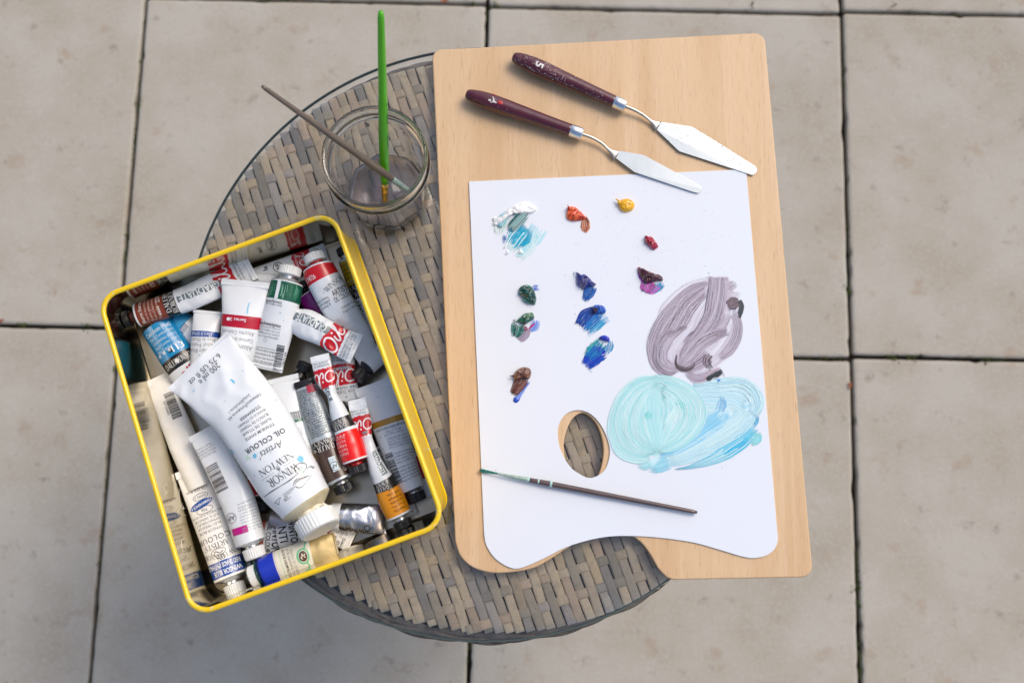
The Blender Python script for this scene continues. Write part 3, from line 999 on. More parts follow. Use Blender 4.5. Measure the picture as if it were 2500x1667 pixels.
for path, w, n_ in (([(1220, 270), (1000, 360), (780, 570), (600, 800), (500, 1050), (520, 1280), (640, 1410)], [60, 150, 190, 210, 190, 160, 90], 26),
                    ([(1330, 190), (1318, 360), (1290, 540), (1240, 720), (1120, 900), (960, 1080), (860, 1240)], [240, 250, 240, 220, 180, 150, 100], 26),
                    ([(800, 900), (680, 970), (590, 1100), (590, 1270), (700, 1360), (830, 1360)], [80, 200, 210, 210, 200, 80], 24),
                    ([(1460, 880), (1300, 920), (1100, 1030), (960, 1180), (820, 1340)], [90, 170, 200, 190, 90], 20),
                    ([(1520, 640), (1580, 800), (1560, 960), (1470, 1120), (1330, 1240)], [110, 110, 130, 140, 80], 14),
                    ([(1190, 340), (950, 540), (800, 800), (640, 1000)], [120, 230, 230, 120], 20)):
    p.stroke('G', path, w, DK, n_ // 2, 0.0003, 0.5, 0.35, m=40, cover=0.26)
    p.stroke('G', path, w, ['dcdae4', 'd2cedb'], n_, 0.0003, 0.5, 0.55, m=40, cover=0.5)
p.done('large grey mauve smear of brushed paint at the right of the paper', 'paint_smear', M_WASH)
# turquoise smear
TP = ['a4dfe2', 'bce8e8', '94d7de', 'cdeeee', 'aee2e4', '88d0da', 'd8f0f1']
SP = ['bce3ec', 'cfebef', 'a8d9e8', 'd9eff2', '96d1e6']
p = Paint(13)
p.blob('T', [(1150, 240), (1500, 205), (1800, 190), (1990, 290), (2080, 470), (2060, 650), (1960, 800), (1700, 1000), (1300, 1190), (900, 1330), (640, 1360), (520, 1300), (880, 1120), (1100, 900), (1230, 560)], 0.00008, SP, 0.1, freq=120, jag=0.0016)
p.blob('T', [(640, 105), (900, 190), (1150, 330), (1280, 560), (1190, 830), (950, 1060), (650, 1200), (330, 1220), (110, 1130), (62, 900), (120, 650), (230, 400), (400, 210)], 0.00009, TP[:2] + ['b4e6e4', 'c9eeec'], 0.1, freq=120, jag=0.0014)
p.layer = 4
p.fine = 1.7
p.stroke('T', [(1180, 250), (1500, 230), (1800, 210), (1980, 300), (2060, 460), (2010, 660)], [110, 170, 190, 210, 210, 140], SP, 44, 0.0002, 0.06, 0.03, m=30)
p.stroke('T', [(1150, 400), (1450, 420), (1700, 420), (1900, 520)], [260, 330, 330, 260], SP, 50, 0.0002, 0.08, 0.03)
p.stroke('T', [(1980, 600), (1800, 800), (1500, 980), (1200, 1130), (850, 1280)], [330, 340, 330, 260, 160], SP, 60, 0.0002, 0.08, 0.02, m=30)
p.stroke('T', [(1650, 600), (1400, 780), (1150, 960), (900, 1110), (700, 1180)], [240, 260, 240, 180, 90], ['86cdea', 'a8dcee', '6cc2e6', 'c4e8f0'], 44, 0.0002, 0.15, 0.1, m=30)
p.stroke('T', [(600, 1250), (520, 1320), (420, 1340)], [150, 140, 60], ['a6dfe6', '8fd5e0', 'c4eaee'], 30, 0.0002, 0.4, 0.2)
p.stroke('T', [(900, 1260), (740, 1340), (560, 1390)], [170, 150, 50], ['9ad9e8', '7ccbe2', 'c9ecf0'], 34, 0.0002, 0.35, 0.15)
p.stroke('T', [(760, 1360), (660, 1440)], [60, 18], ['7fcbe4', 'a8dcec'], 12, 0.0002, 0.5, 0.3)
p.stroke('T', [(2060, 800), (1900, 960), (1700, 1100), (1450, 1240), (1150, 1340), (930, 1375)], [90, 190, 200, 130, 60, 16], ['66cbe6', '82d4ea', '4fc0e2', 'a0deec', '42b6dc'], 46, 0.0003, 0.1, 0.04, m=30)
p.stroke('T', [(2070, 860), (2060, 960), (1980, 1040)], [110, 130, 60], ['8fdde0', 'a6e4e6', '6fd0de'], 26, 0.0003, 0.3, 0.1)
p.stroke('T', [(1960, 960), (1800, 1080), (1600, 1190)], [100, 120, 40], ['2fb4e0', '4cc0e4', '26a6d6'], 26, 0.0003, 0.2, 0.08)
p.stroke('T', [(2075, 640), (2060, 720), (2010, 790)], [36, 50, 60], ['2a9fd0', '58b8dc', '8accea'], 14, 0.0003, 0.35, 0.25)
p.stroke('T', [(1560, 380), (1590, 470), (1540, 590)], [60, 130, 120], ['8cc6ec', '6fb4e4', 'b4dcf0'], 24, 0.0003, 0.3, 0.2)
p.stroke('T', [(640, 110), (900, 190), (1130, 330), (1250, 560), (1180, 800), (950, 1010), (700, 1130)], [70, 170, 220, 250, 240, 200, 90], TP, 46, 0.0002, 0.05, 0.0, m=36)
p.stroke('T', [(760, 130), (470, 200), (240, 420), (130, 720), (150, 960), (330, 1130), (600, 1190)], [70, 190, 220, 210, 210, 190, 110], TP, 48, 0.0003, 0.04, 0.0, m=40)
p.stroke('T', [(70, 900), (110, 1080), (230, 1200), (420, 1250), (620, 1230)], [30, 60, 80, 90, 40], TP, 20, 0.0002, 0.06, 0.03, m=26)
p.stroke('T', [(720, 220), (480, 360), (340, 600), (330, 850), (480, 1050), (700, 1120)], [160, 230, 240, 230, 210, 120], TP, 48, 0.0003, 0.06, 0.0, m=36)
p.stroke('T', [(760, 240), (980, 380), (1080, 600), (980, 850), (760, 1060)], [160, 240, 250, 230, 130], TP + ['d2efec'], 46, 0.0003, 0.06, 0.0, m=34)
p.stroke('T', [(680, 300), (560, 520), (540, 780), (640, 1040)], [230, 260, 250, 150], TP + ['d2efec'], 40, 0.0003, 0.08, 0.0, m=28)
p.stroke('T', [(780, 360), (840, 560), (800, 780), (720, 1060)], [230, 260, 230, 130], TP, 40, 0.0003, 0.1, 0.0, m=28)
p.stroke('T', [(690, 180), (640, 420), (640, 700), (690, 960), (660, 1160)], [120, 230, 220, 220, 130], TP, 40, 0.0002, 0.12, 0.0, m=30)
p.stroke('T', [(960, 540), (900, 660), (800, 790)], [90, 120, 90], ['e4f4f2', 'd0eeec', 'c0e8e6'], 18, 0.0003, 0.25, 0.1)
p.stroke('T', [(940, 440), (1040, 500), (1010, 600)], [50, 80, 40], ['6fd0cc', '86dad6'], 14, 0.0003, 0.3, 0.15)
p.stroke('T', [(620, 590), (580, 640), (600, 700)], [90, 110, 60], ['6fcfce', '8adcd8', '5fc4c8'], 18, 0.0003, 0.35, 0.2)
for path, w, n_ in (([(640, 120), (900, 200), (1130, 340), (1250, 560), (1180, 800), (950, 1010), (700, 1130)], [70, 170, 220, 250, 240, 200, 90], 22),
                    ([(760, 140), (470, 210), (240, 430), (130, 720), (150, 960), (330, 1130), (600, 1190)], [70, 190, 220, 210, 210, 190, 110], 24),
                    ([(720, 220), (480, 360), (340, 600), (330, 850), (480, 1050), (700, 1120)], [160, 230, 240, 230, 210, 120], 26),
                    ([(760, 240), (980, 380), (1080, 600), (980, 850), (760, 1060)], [160, 240, 250, 230, 130], 22),
                    ([(1980, 600), (1800, 800), (1500, 980), (1200, 1130), (850, 1280)], [330, 340, 330, 260, 160], 30),
                    ([(1180, 250), (1500, 230), (1800, 210), (1980, 300), (2060, 460), (2010, 660)], [110, 170, 190, 210, 210, 140], 18),
                    ([(2060, 800), (1900, 960), (1700, 1100), (1450, 1240), (1150, 1340), (930, 1375)], [90, 190, 200, 130, 60, 16], 14)):
    p.stroke('T', path, w, ['d4eef0', 'c8eaec', 'e0f3f4'], n_ // 2, 0.0002, 0.55, 0.35, m=40, cover=0.6)
p.done('very large pale turquoise smear of brushed paint right of the thumb hole', 'paint_smear', M_WASH)

# fine specks of paint on the paper
V, F, cs = [], [], []
rs = random.Random(77)
spots = [('Q', rs.gauss(1500, 420), rs.gauss(520, 330), rs.choice((2.2, 3, 3.6, 4.5))) for _ in range(230)]
spots += [('Q', rs.uniform(80, 2200), rs.uniform(40, 1500), rs.choice((2, 3))) for _ in range(60)]
spots += [('P', rs.uniform(150, 2200), rs.uniform(250, 1180), rs.choice((1.6, 2.4, 3))) for _ in range(50)]
spots += [('Q', 860, 1025, 7), ('Q', 1680, 810, 11), ('Q', 1880, 712, 8), ('Q', 1000, 2, 7), ('Q', 1857, 655, 6), ('P', 237, 727, 6), ('P', 1860, 708, 6), ('Q', 782, 728, 6), ('Q', 1268, 795, 6)]
for v, x, y, s in spots:
    p = at(v, x, y, PZ)
    lx, ly = x / VIEWS[v][2] + VIEWS[v][0], y / VIEWS[v][2] + VIEWS[v][1]
    if not (1185 < lx < 1815 and 450 < ly < 1290) or (lx - 1425) ** 2 / 75 ** 2 + (ly - 1083) ** 2 / 95 ** 2 < 1:
        continue
    r = size_at(v, s, p) / 2
    k = len(V)
    col = C(rs.choice(('3a4450', '55606c', '2c3040', '6a7484', '30507a', '808890')))
    V.append(p + Vector((0, 0, 0.00035)))
    cs.append(col)
    for j in range(7):
        a = j * 2 * math.pi / 7
        V.append(p + Vector((math.cos(a), math.sin(a) * rs.uniform(0.7, 1.1), 0)) * r + Vector((0, 0, 0.00015)))
        cs.append(col)
    F += [(k, k + 1 + j, k + 1 + (j + 1) % 7) for j in range(7)]
sp = mesh('paint_specks', V, F, M_WASH, paper, cols=cs)
sp['kind'] = 'stuff'

# ------------------------------------------------------------------ palette knives
M_HANDLE = mat('lacquered_handle', C('541626'), 0.2, coat=0.8, vary=0.6, vscale=60, dark=C('3a0d18'))
M_STEEL = mat('steel', (0.83, 0.86, 0.87), 0.24, 1.0)
M_BLADE = mat('knife_blade', (0.63, 0.69, 0.71), 0.15, 1.0, vary=0.7, vscale=25, dark=(0.50, 0.56, 0.58), bump=0.06, bscale=60)
M_SHANK = mat('dull_steel', (0.55, 0.52, 0.46), 0.28, 1.0, vary=0.5, vscale=150, dark=(0.35, 0.30, 0.22))
M_WHITEPRINT = mat('white_print', C('dcdad6'), 0.5)
M_REDPAINT = mat('red_paint_spot', C('b8282a'), 0.35)


def text2d(s, h, bold=0.0, shear=0.0, space=1.0, res=2, align='CENTER'):
    cu = bpy.data.curves.new('t', 'FONT')
    cu.body, cu.resolution_u, cu.offset, cu.shear, cu.space_character = s, res, bold, shear, space
    cu.align_x = align
    o = bpy.data.objects.new('t', cu)
    me = bpy.data.meshes.new_from_object(o)
    k = h / 0.69
    V = [(v.co.x * k, (v.co.y - 0.345) * k) for v in me.vertices]
    F = [tuple(p.vertices) for p in me.polygons]
    bpy.data.objects.remove(o)
    bpy.data.curves.remove(cu)
    bpy.data.meshes.remove(me)
    return V, F


def sweep(path, rads, n=20, flat=None):
    """Tube along a path of points with radii; flat = list of vertical squash factors."""
    V = []
    for i, p in enumerate(path):
        d = (path[min(i + 1, len(path) - 1)] - path[max(i - 1, 0)]).normalized()
        a = Vector((0, 0, 1)).cross(d).normalized()
        b = d.cross(a)
        f = flat[i] if flat else 1
        for j in range(n):
            t = 2 * math.pi * j / n
            V.append(p + a * math.cos(t) * rads[i] + b * math.sin(t) * rads[i] * f)
    F = grid_faces(len(path), n, True)
    F.append(tuple(range(n))[::-1])
    F.append(tuple(range((len(path) - 1) * n, len(path) * n)))
    return V, F


def knife(label, butt, end, fer, shank, blade, num, numpos, wmax, spots):
    zb = BZ1
    zc = zb + 0.0082
    B, E_ = at('K', *butt, zc), at('K', *end, zc - 0.0008)
    L = (E_ - B).length
    d = (E_ - B).normalized()
    lat = Vector((0, 0, 1)).cross(d).normalized()
    root = thing('palette_knife', label, 'palette knife', ((B.x + E_.x) / 2, (B.y + E_.y) / 2, zb), 'palette knives on the wooden board')
    W = size_at('K', wmax, B) / 2
    prof = [(0, 0.38), (0.006, 0.50), (0.02, 0.62), (0.06, 0.76), (0.12, 0.89), (0.2, 0.98), (0.27, 1.0), (0.36, 0.97), (0.5, 0.90), (0.65, 0.83), (0.8, 0.77), (0.92, 0.73), (1, 0.71)]
    T = [i / 50 for i in range(51)]
    T[0:1] = [0, 0.003, 0.008, 0.014]
    rad = [ipol([q[0] for q in prof], [q[1] for q in prof], t) * W for t in T]

    def hpt(t, u, off):
        r = ipol([q[0] for q in prof], [q[1] for q in prof], t) * W
        ph = math.acos(max(-0.98, min(0.98, u)))
        return B + d * (t * L) + lat * math.cos(ph) * (r + off) + Vector((0, 0, math.sin(ph) * (r * 0.94 + off)))
    V, F = sweep([B + d * (t * L) for t in T], rad, 28, [0.94] * len(T))
    mesh('handle', V, F, M_HANDLE, root)
    # number
    tv, tf = text2d(num, size_at('K', 52, B), 0.03)
    t0 = (at('K', *numpos, zc) - B).dot(d) / L
    V = [hpt(t0 + y / L, -x / (W * 0.95), 0.0002) for x, y in tv]
    mesh('number', V, tf, M_WHITEPRINT, root, smooth=False)
    rr = random.Random(int(num))
    V, F = [], []
    for _ in range(spots):
        t, u = rr.uniform(0.01, 0.95), rr.uniform(-0.85, 0.85)
        if rr.random() < 0.5:
            t = rr.uniform(0.02, 0.5)
        s = rr.choice((0.00012, 0.00016, 0.00022, 0.0003))
        k = len(V)
        V += [hpt(t + a * s / L, u + b * s / W, 0.00012) for a, b in ((-1, -0.6), (0.1, -1), (1, 0), (0.2, 1), (-0.8, 0.7))]
        F.append(tuple(range(k, k + 5)))
    if F:
        k = mesh('paint_specks', V, F, M_WHITEPRINT, root, smooth=False)
        k['kind'] = 'stuff'
    if num == '4':
        for (x0, y0, sx, sy) in ((330, 535, 42, 40), (285, 475, 22, 18)):
            q = at('K', x0, y0, zc)
            t1, u1 = (q - B).dot(d) / L, (q - B).dot(lat) / W
            V = [hpt(t1, u1, 0.0006)]
            for j in range(18):
                a = j * math.pi / 9
                s = 0.75 + 0.3 * noise.noise(Vector((math.cos(a) * 1.4, math.sin(a) * 1.4, x0)))
                V.append(hpt(t1 + math.cos(a) * size_at('K', sx, B) / 2 * s / L, u1 + math.sin(a) * size_at('K', sy, B) / 2 * s / W, 0.00015))
            mesh('paint_spot', V, [(0, 1 + j, 1 + (j + 1) % 18) for j in range(18)], M_REDPAINT, root)
    # ferrule
    rf = W * 0.72
    Fe = at('K', *fer, zc - 0.0012)
    df = (Fe - E_).normalized()
    lf = (Fe - E_).length
    V, F = lathe(E_ - df * 0.001, df, [(0, rf * 0.98), (0.0004, rf * 1.04), (lf * 0.5, rf * 1.03), (lf, rf * 1.0), (lf + 0.0012, rf * 0.96), (lf + 0.0016, rf * 0.8)], 28)
    mesh('ferrule', V, F, M_STEEL, root)
    # shank: round rod, cranked down towards the blade, flattening out
    S = [Fe] + [at('K', x, y, zb + z) for x, y, z in shank]
    path = spline(S, 26)
    r0 = size_at('K', 24, Fe) / 2
    rads = [r0 * (1 - 0.28 * i / 25) + (max(0, (i - 17) / 8) ** 1.6) * size_at('K', 28, Fe) for i in range(26)]
    fl = [1 if i < 14 else max(0.14, 1 - (i - 13) / 13) for i in range(26)]
    V, F = sweep(path, rads, 16, fl)
    mesh('shank', V, F, M_SHANK, root)
    # blade
    zt = [zb + q[2] for q in blade]
    ol = [at('K', x, y, zb + z) for x, y, z in blade]
    ol = round_corners(ol, [0.0005, 0.006, 0.004, 0.0022, 0.003, 0.0022, 0.004, 0.006, 0.0005][:len(ol)], 4)
    th = 0.0006
    n = len(ol)
    cen = sum(ol, Vector((0, 0, 0))) / n
    V = [p + Vector((0, 0, th)) for p in ol] + [p.copy() for p in ol]
    F = [tuple(range(n)), tuple(range(n, 2 * n))[::-1]] + [(j, n + j, n + (j + 1) % n, (j + 1) % n) for j in range(n)]
    mesh('blade', V, F, M_BLADE, root, smooth=False)
    if spots > 100:
        V, F = [], []
        for _ in range(75):
            i, j = rr.randrange(n), rr.randrange(n)
            p = ol[i].lerp(ol[j], rr.uniform(0.1, 0.9)) + Vector((0, 0, th + 0.00012))
            s = rr.choice((0.0002, 0.0003, 0.0004))
            k = len(V)
            V += [p + Vector((a * s, b * s, 0)) for a, b in ((-1, -0.6), (0.1, -1), (1, 0), (0.2, 1), (-0.8, 0.7))]
            F.append(tuple(range(k, k + 5)))
        k = mesh('blade_specks', V, F, mat('grey_specks', C('7d8a90'), 0.6), root, smooth=False)
        k['kind'] = 'stuff'
    return root


knife('palette knife with a speckled maroon handle numbered 5 and a wide blade', (412, 212), (1085, 512), (1152, 540),
      [(1215, 566, 0.0062), (1270, 597, 0.0048), (1325, 640, 0.0034), (1372, 672, 0.0026)],
      [(1388, 645, 0.0024), (1590, 676, 0.0020), (1765, 782, 0.0018), (2012, 938, 0.0016), (2026, 968, 0.0016), (1996, 997, 0.0016), (1950, 982, 0.0016), (1508, 838, 0.0020), (1362, 697, 0.0024)],
      '5', (602, 258), 116, 230)
knife('palette knife with a maroon handle numbered 4 and red paint marks', (103, 458), (797, 700), (868, 724),
      [(935, 748, 0.0062), (1000, 786, 0.0050), (1048, 830, 0.0040), (1098, 866, 0.0034)],
      [(1116, 836, 0.0034), (1275, 863, 0.0032), (1475, 972, 0.0029), (1652, 1068, 0.0026), (1664, 1090, 0.0026), (1636, 1114, 0.0026), (1590, 1103, 0.0026), (1214, 976, 0.0032), (1092, 884, 0.0034)],
      '4', (290, 496), 116, 14)

# ------------------------------------------------------------------ brushes
M_GREYH = mat('grey_brown_lacquer', C('5b4a49'), 0.22, coat=0.4, vary=0.5, vscale=90, dark=C('4a3b3b'))
M_TAUPE = mat('taupe_lacquer', C('6d6055'), 0.35, coat=0.2, vary=0.6, vscale=120, dark=C('574b42'))
M_GREEN = mat('green_lacquer', C('53b40e'), 0.3, coat=0.3, vary=0.4, vscale=60, dark=C('3f9a12'))
M_PAINTEDFER = mat('painted_ferrule', C('a9bfb2'), 0.35, 0.35, vary=0.9, vscale=260, dark=C('7f958a'))
M_GOLDFER = mat('brass_ferrule', C('d9b25a'), 0.25, 0.9)
M_BRISTLE = mat('teal_bristle', C('2f7f74'), 0.6, vary=0.9, vscale=500, dark=C('1d4f4c'))
M_TEALCRUST = mat('dried_teal_paint', C('a3d3cc'), 0.5, vary=0.8, vscale=400, dark=C('dfeeea'))
M_BROWNBR = mat('brown_bristle', C('5a4638'), 0.6)


def bristles(name, c, d, lat, n, L, w0, w1, m, root, seed):
    rr = random.Random(seed)
    V, F = [], []
    up = Vector((0, 0, 1))
    for _ in range(n):
        a, q = rr.uniform(0, 6.28), rr.random() ** 0.5
        u, w = math.cos(a) * q, math.sin(a) * q
        l = L * rr.uniform(0.8, 1.03)
        k = len(V)
        for i in range(5):
            t = i / 4
            wd = w0 + (w1 - w0) * t
            p = c + d * l * t + lat * u * wd + up * w * w0 * (1 - 0.3 * t)
            r = 0.00022 * (1 - 0.7 * t)
            V.extend([p + lat * r, p + up * r, p - lat * r, p - up * r])
        F += grid_faces(5, 4, True, k)
    mesh(name, V, F, m, root)


# the brush lying on the paper
z = PZ + 0.0033
h0, h1, f0 = at('P', 470, 796, z), at('P', 1682, 1030, z), at('P', 250, 752, z + 0.0006)
root = thing('paint_brush', 'grey brown paintbrush with splayed teal bristles lying across the paper', 'paintbrush', ((h0.x + h1.x) / 2, (h0.y + h1.y) / 2, PZ), 'paintbrushes')
r = size_at('P', 1, h0) / 2
T = [i / 40 for i in range(41)]
rad = [ipol([0, 0.12, 0.3, 0.8, 0.992, 1.0], [17, 21, 20, 16.5, 14.5, 9], t) * 2 * r for t in T]
V, F = sweep([h0.lerp(h1, t) for t in T], rad, 20)
mesh('handle', V, F, M_GREYH, root)
V, F = sweep([f0.lerp(h0, t) for t in (0, 0.05, 0.3, 0.6, 0.95, 1.02)], [q * 2 * r for q in (5.5, 7.5, 10.5, 14, 17.6, 18)], 20)
mesh('ferrule', V, F, M_PAINTEDFER, root)
d = (f0 - h0).normalized()
lat = Vector((0, 0, 1)).cross(d).normalized()
dd = (at('P', 120, 728, PZ + 0.002) - f0)
bristles('bristles', f0, dd.normalized(), lat, 150, dd.length, 4.5 * 2 * r, 15 * 2 * r, M_BRISTLE, root, 3)
for t, w, sd in ((0.135, 0.018, 1), (0.0, 0.02, 2), (0.06, 0.012, 3)):       # dried paint rings on the handle
    V, n = [], 24
    c0 = h0.lerp(h1, t)
    dh = (h1 - h0).normalized()
    la = Vector((0, 0, 1)).cross(dh).normalized()
    rr_ = ipol([0, 0.12, 0.3], [17.2, 21.2, 20], t) * 2 * r + 0.00012
    L = (h1 - h0).length
    span = math.pi * (1.0 if sd == 1 else 0.75)
    for i in range(6):
        for j in range(n):
            a = -0.25 + span * j / (n - 1)
            e = w * L * (i / 5 - 0.5) * (0.7 + 0.7 * noise.noise(Vector((j * 0.45, sd * 7, i // 3))))
            V.append(c0 + dh * e + (la * math.cos(a) + Vector((0, 0, 1)) * math.sin(a)) * (rr_ + 0.0002 * math.sin(i * math.pi / 5)))
    mesh('dried_paint', V, grid_faces(6, n), M_TEALCRUST, root)

# ------------------------------------------------------------------ glass jar with murky water, two brushes in it
def jar_glass():
    m = bpy.data.materials.new('jar_glass')
    m.use_nodes = True
    b = m.node_tree.nodes['Principled BSDF']
    b.inputs['Base Color'].default_value = (0.97, 0.985, 0.98, 1)
    b.inputs['Roughness'].default_value = 0.01
    b.inputs['IOR'].default_value = 1.42
    b.inputs['Transmission Weight'].default_value = 1.0
    return m


def water_material():
    m = bpy.data.materials.new('murky_water')
    m.use_nodes = True
    n, l = m.node_tree.nodes, m.node_tree.links
    b = n['Principled BSDF']
    b.inputs['Base Color'].default_value = (0.76, 0.70, 0.74, 1)
    b.inputs['Roughness'].default_value = 0.02
    b.inputs['IOR'].default_value = 1.33
    b.inputs['Transmission Weight'].default_value = 0.88
    return m


M_JAR, M_WATER = jar_glass(), water_material()
JZ = TOP + 0.0004
JH = 0.104
JC = px(913, 380, JZ + JH)
JC.z = 0


def oct_ring(rr, z, octo, n=64, rot=R(14)):
    out = []
    for j in range(n):
        a = 2 * math.pi * j / n
        q = ((a - rot) % (math.pi / 4)) - math.pi / 8
        k = math.cos(math.pi / 8) / math.cos(q)
        f = 1 + (k - 1) * octo
        out.append(JC + Vector((math.cos(a) * rr * f, math.sin(a) * rr * f, z)))
    return out


jar = thing('glass_jar', 'clear faceted glass jar of murky water beside the yellow tin', 'jar', JC + Vector((0, 0, JZ)))
prof = [(0.0, 0.030, 1), (0.0004, 0.0335, 1), (0.003, 0.0356, 1), (0.02, 0.0385, 1), (0.045, 0.0408, 0.9), (0.052, 0.0418, 0.3), (0.056, 0.0420, 0), (0.0575, 0.0436, 0), (0.060, 0.0444, 0), (0.0622, 0.0438, 0),
        (0.0635, 0.0420, 0), (0.067, 0.0416, 0), (0.070, 0.0422, 0), (0.0715, 0.0432, 0), (0.0745, 0.0436, 0), (0.0772, 0.0430, 0), (0.078, 0.0415, 0),
        (0.0772, 0.0404, 0), (0.073, 0.0402, 0), (0.062, 0.0402, 0), (0.054, 0.0399, 0.2), (0.045, 0.0388, 0.9), (0.02, 0.0364, 1), (0.008, 0.0338, 1), (0.0055, 0.0300, 1), (0.005, 0.018, 0.4)]
V = []
for zz, rr_, oc in prof:
    V += oct_ring(rr_ * 0.95, JZ + (zz if zz <= 0.008 else zz + 0.026 * min(1, (zz - 0.008) / 0.04)), oc)
F = grid_faces(len(prof), 64, True)
F.append(tuple(range(64))[::-1])
F.append(tuple(range((len(prof) - 1) * 64, len(prof) * 64)))
jb = mesh('jar_body', V, F, M_JAR, jar)
V = []
wprof = [(0.0056, 0.018, 0.4), (0.006, 0.0292, 1), (0.0085, 0.0328, 1), (0.013, 0.0337, 1), (0.0180, 0.0346, 1)]
for zz, rr_, oc in wprof:
    V += oct_ring(rr_ * 0.95, JZ + zz, oc)
F = grid_faces(len(wprof), 64, True)
F.append(tuple(range(64))[::-1])
F.append(tuple(range(4 * 64, 5 * 64)))
mesh('water', V, F, M_WATER, jar)


def stick(name, label, tip, rim, prof_h, fer, brl, m_h, m_f, m_b, L, writing=None):
    d = (rim - tip).normalized()
    root = thing(name, label, 'paintbrush', tip, 'paintbrushes')
    lat = Vector((0, 0, 1)).cross(d).normalized()
    T = [brl + fer + (L - brl - fer) * i / 40 for i in range(41)]
    k = [(t - brl - fer) / (L - brl - fer) for t in T]
    rad = [ipol([q[0] for q in prof_h], [q[1] for q in prof_h], t) for t in k]
    V, F = sweep([tip + d * t for t in T], rad, 24)
    mesh('handle', V, F, m_h, root)
    V, F = sweep([tip + d * (brl + fer * q) for q in (-0.02, 0, 0.3, 0.55, 0.57, 0.6, 0.62, 0.8, 0.82, 1.01)],
                 [prof_h[0][1] * w for w in (0.62, 0.7, 0.85, 0.95, 1.0, 1.0, 0.95, 0.98, 1.02, 1.0)], 24)
    mesh('ferrule', V, F, m_f, root)
    bristles('bristles', tip + d * brl, -d, lat, 60, brl, prof_h[0][1] * 0.6, 0.0006, m_b, root, 8)
    if writing:
        up = d.cross(lat) * -1
        if up.z < 0:
            up = -up
        VV, FF = [], []
        for s, t0, h in writing:
            tv, tf = text2d(s, h, 0.01)
            k0 = len(VV)
            r0 = ipol([q[0] for q in prof_h], [q[1] for q in prof_h], (t0 - brl - fer) / (L - brl - fer))
            for x, y in tv:
                a = math.pi * 0.86 - y / r0
                VV.append(tip + d * (t0 - x) + (lat * -math.cos(a) * -1 + up * math.sin(a)) * (r0 + 0.00015))
            FF += [tuple(i + k0 for i in f) for f in tf]
        mesh('lettering', VV, FF, mat('dark_green_print', C('14350f'), 0.5), root, smooth=False)
    return root


rimz = JZ + JH
tipg = px(941, 530, JZ + 0.0068)
rimg = Vector((px(934.5, 262, rimz + 0.004).x, JC.y + 0.0425, rimz + 0.0045))
stick('paint_brush', 'bright green handled paintbrush standing in the glass jar', tipg, rimg,
      [(0, 0.0030), (0.1, 0.0039), (0.3, 0.0040), (0.7, 0.0032), (0.97, 0.0026), (1, 0.0017)], 0.022, 0.016, M_GREEN, M_GOLDFER, M_BROWNBR, 0.198,
      [('SYNTHETIC', 0.083, 0.0016), ('ROUND', 0.104, 0.0016), ('8', 0.118, 0.002)])
tp, rp = px(994, 463, JZ + 0.040), px(796, 322, rimz + 0.0035)
d = (rp - tp).normalized()
tp = tp - d * 0.010
endp = None
for i in range(400):
    q = tp + d * (0.05 + i * 0.0005)
    w = q - Vector((0, 0, CAM_H))
    dep = depth(q)
    X = 1250 + q.x / dep * FPX
    if X <= 640:
        endp = 0.05 + i * 0.0005
        break
stick('paint_brush', 'thin taupe handled paintbrush leaning in the glass jar towards the left', tp, rp,
      [(0, 0.0026), (0.08, 0.0031), (0.4, 0.0028), (0.97, 0.0018), (1, 0.0011)], 0.022, 0.006, M_TAUPE, M_PAINTEDFER, M_BROWNBR, endp or 0.17)

# ------------------------------------------------------------------ the yellow tin
TINH = 0.066
M_YELLOW = mat('yellow_enamel', C('f6cd14'), 0.28, coat=0.3, vary=0.35, vscale=25, dark=C('e6b40c'))
M_TINSIDE = mat('bare_tin', (0.62, 0.57, 0.45), 0.13, 1.0, vary=0.8, vscale=16, dark=(0.50, 0.41, 0.25), bump=0.10, bscale=45)
M_TINFLOOR = mat('scuffed_tin_floor', (0.50, 0.46, 0.37), 0.25, 1.0, vary=0.8, vscale=22, dark=(0.30, 0.23, 0.13))
M_SCRATCH = mat('paint_scratch', C('efe9da'), 0.5)
rim_z, base_z = TOP + TINH, TOP + 0.0006
rimc = [px(238.6, 726.5, rim_z), px(812, 515.5, rim_z), px(1089, 1278.8, rim_z), px(470, 1506, rim_z)]
basec = [px(309, 752, base_z), px(862, 568, base_z), px(1104, 1240, base_z), px(527, 1466, base_z)]
rim_o = round_corners([Vector((p.x, p.y, 0)) for p in rimc][::-1], 0.0165, 10)
base_o = round_corners([Vector((p.x, p.y, 0)) for p in basec][::-1], 0.0140, 10)
tin_c = sum(basec, Vector((0, 0, 0))) / 4
tin = thing('open_tin', 'open yellow tin filled with paint tubes, overhanging the table edge', 'tin', tin_c)


def outline_at(t, inset=0.0):
    P = [b.lerp(a, t) for a, b in zip(rim_o, base_o)]
    if inset:
        n = len(P)
        Q = []
        for i in range(n):
            d = (P[(i + 1) % n] - P[i - 1]).normalized()
            Q.append(P[i] + Vector((-d.y, d.x, 0)) * inset)
        P = Q
    return P


NT = len(rim_o)
area = sum(rim_o[i].x * rim_o[(i + 1) % NT].y - rim_o[(i + 1) % NT].x * rim_o[i].y for i in range(NT))
INS = 1 if area > 0 else -1


def ringz(t, z, inset):
    return [p + Vector((0, 0, z)) for p in outline_at(t, inset * INS)]


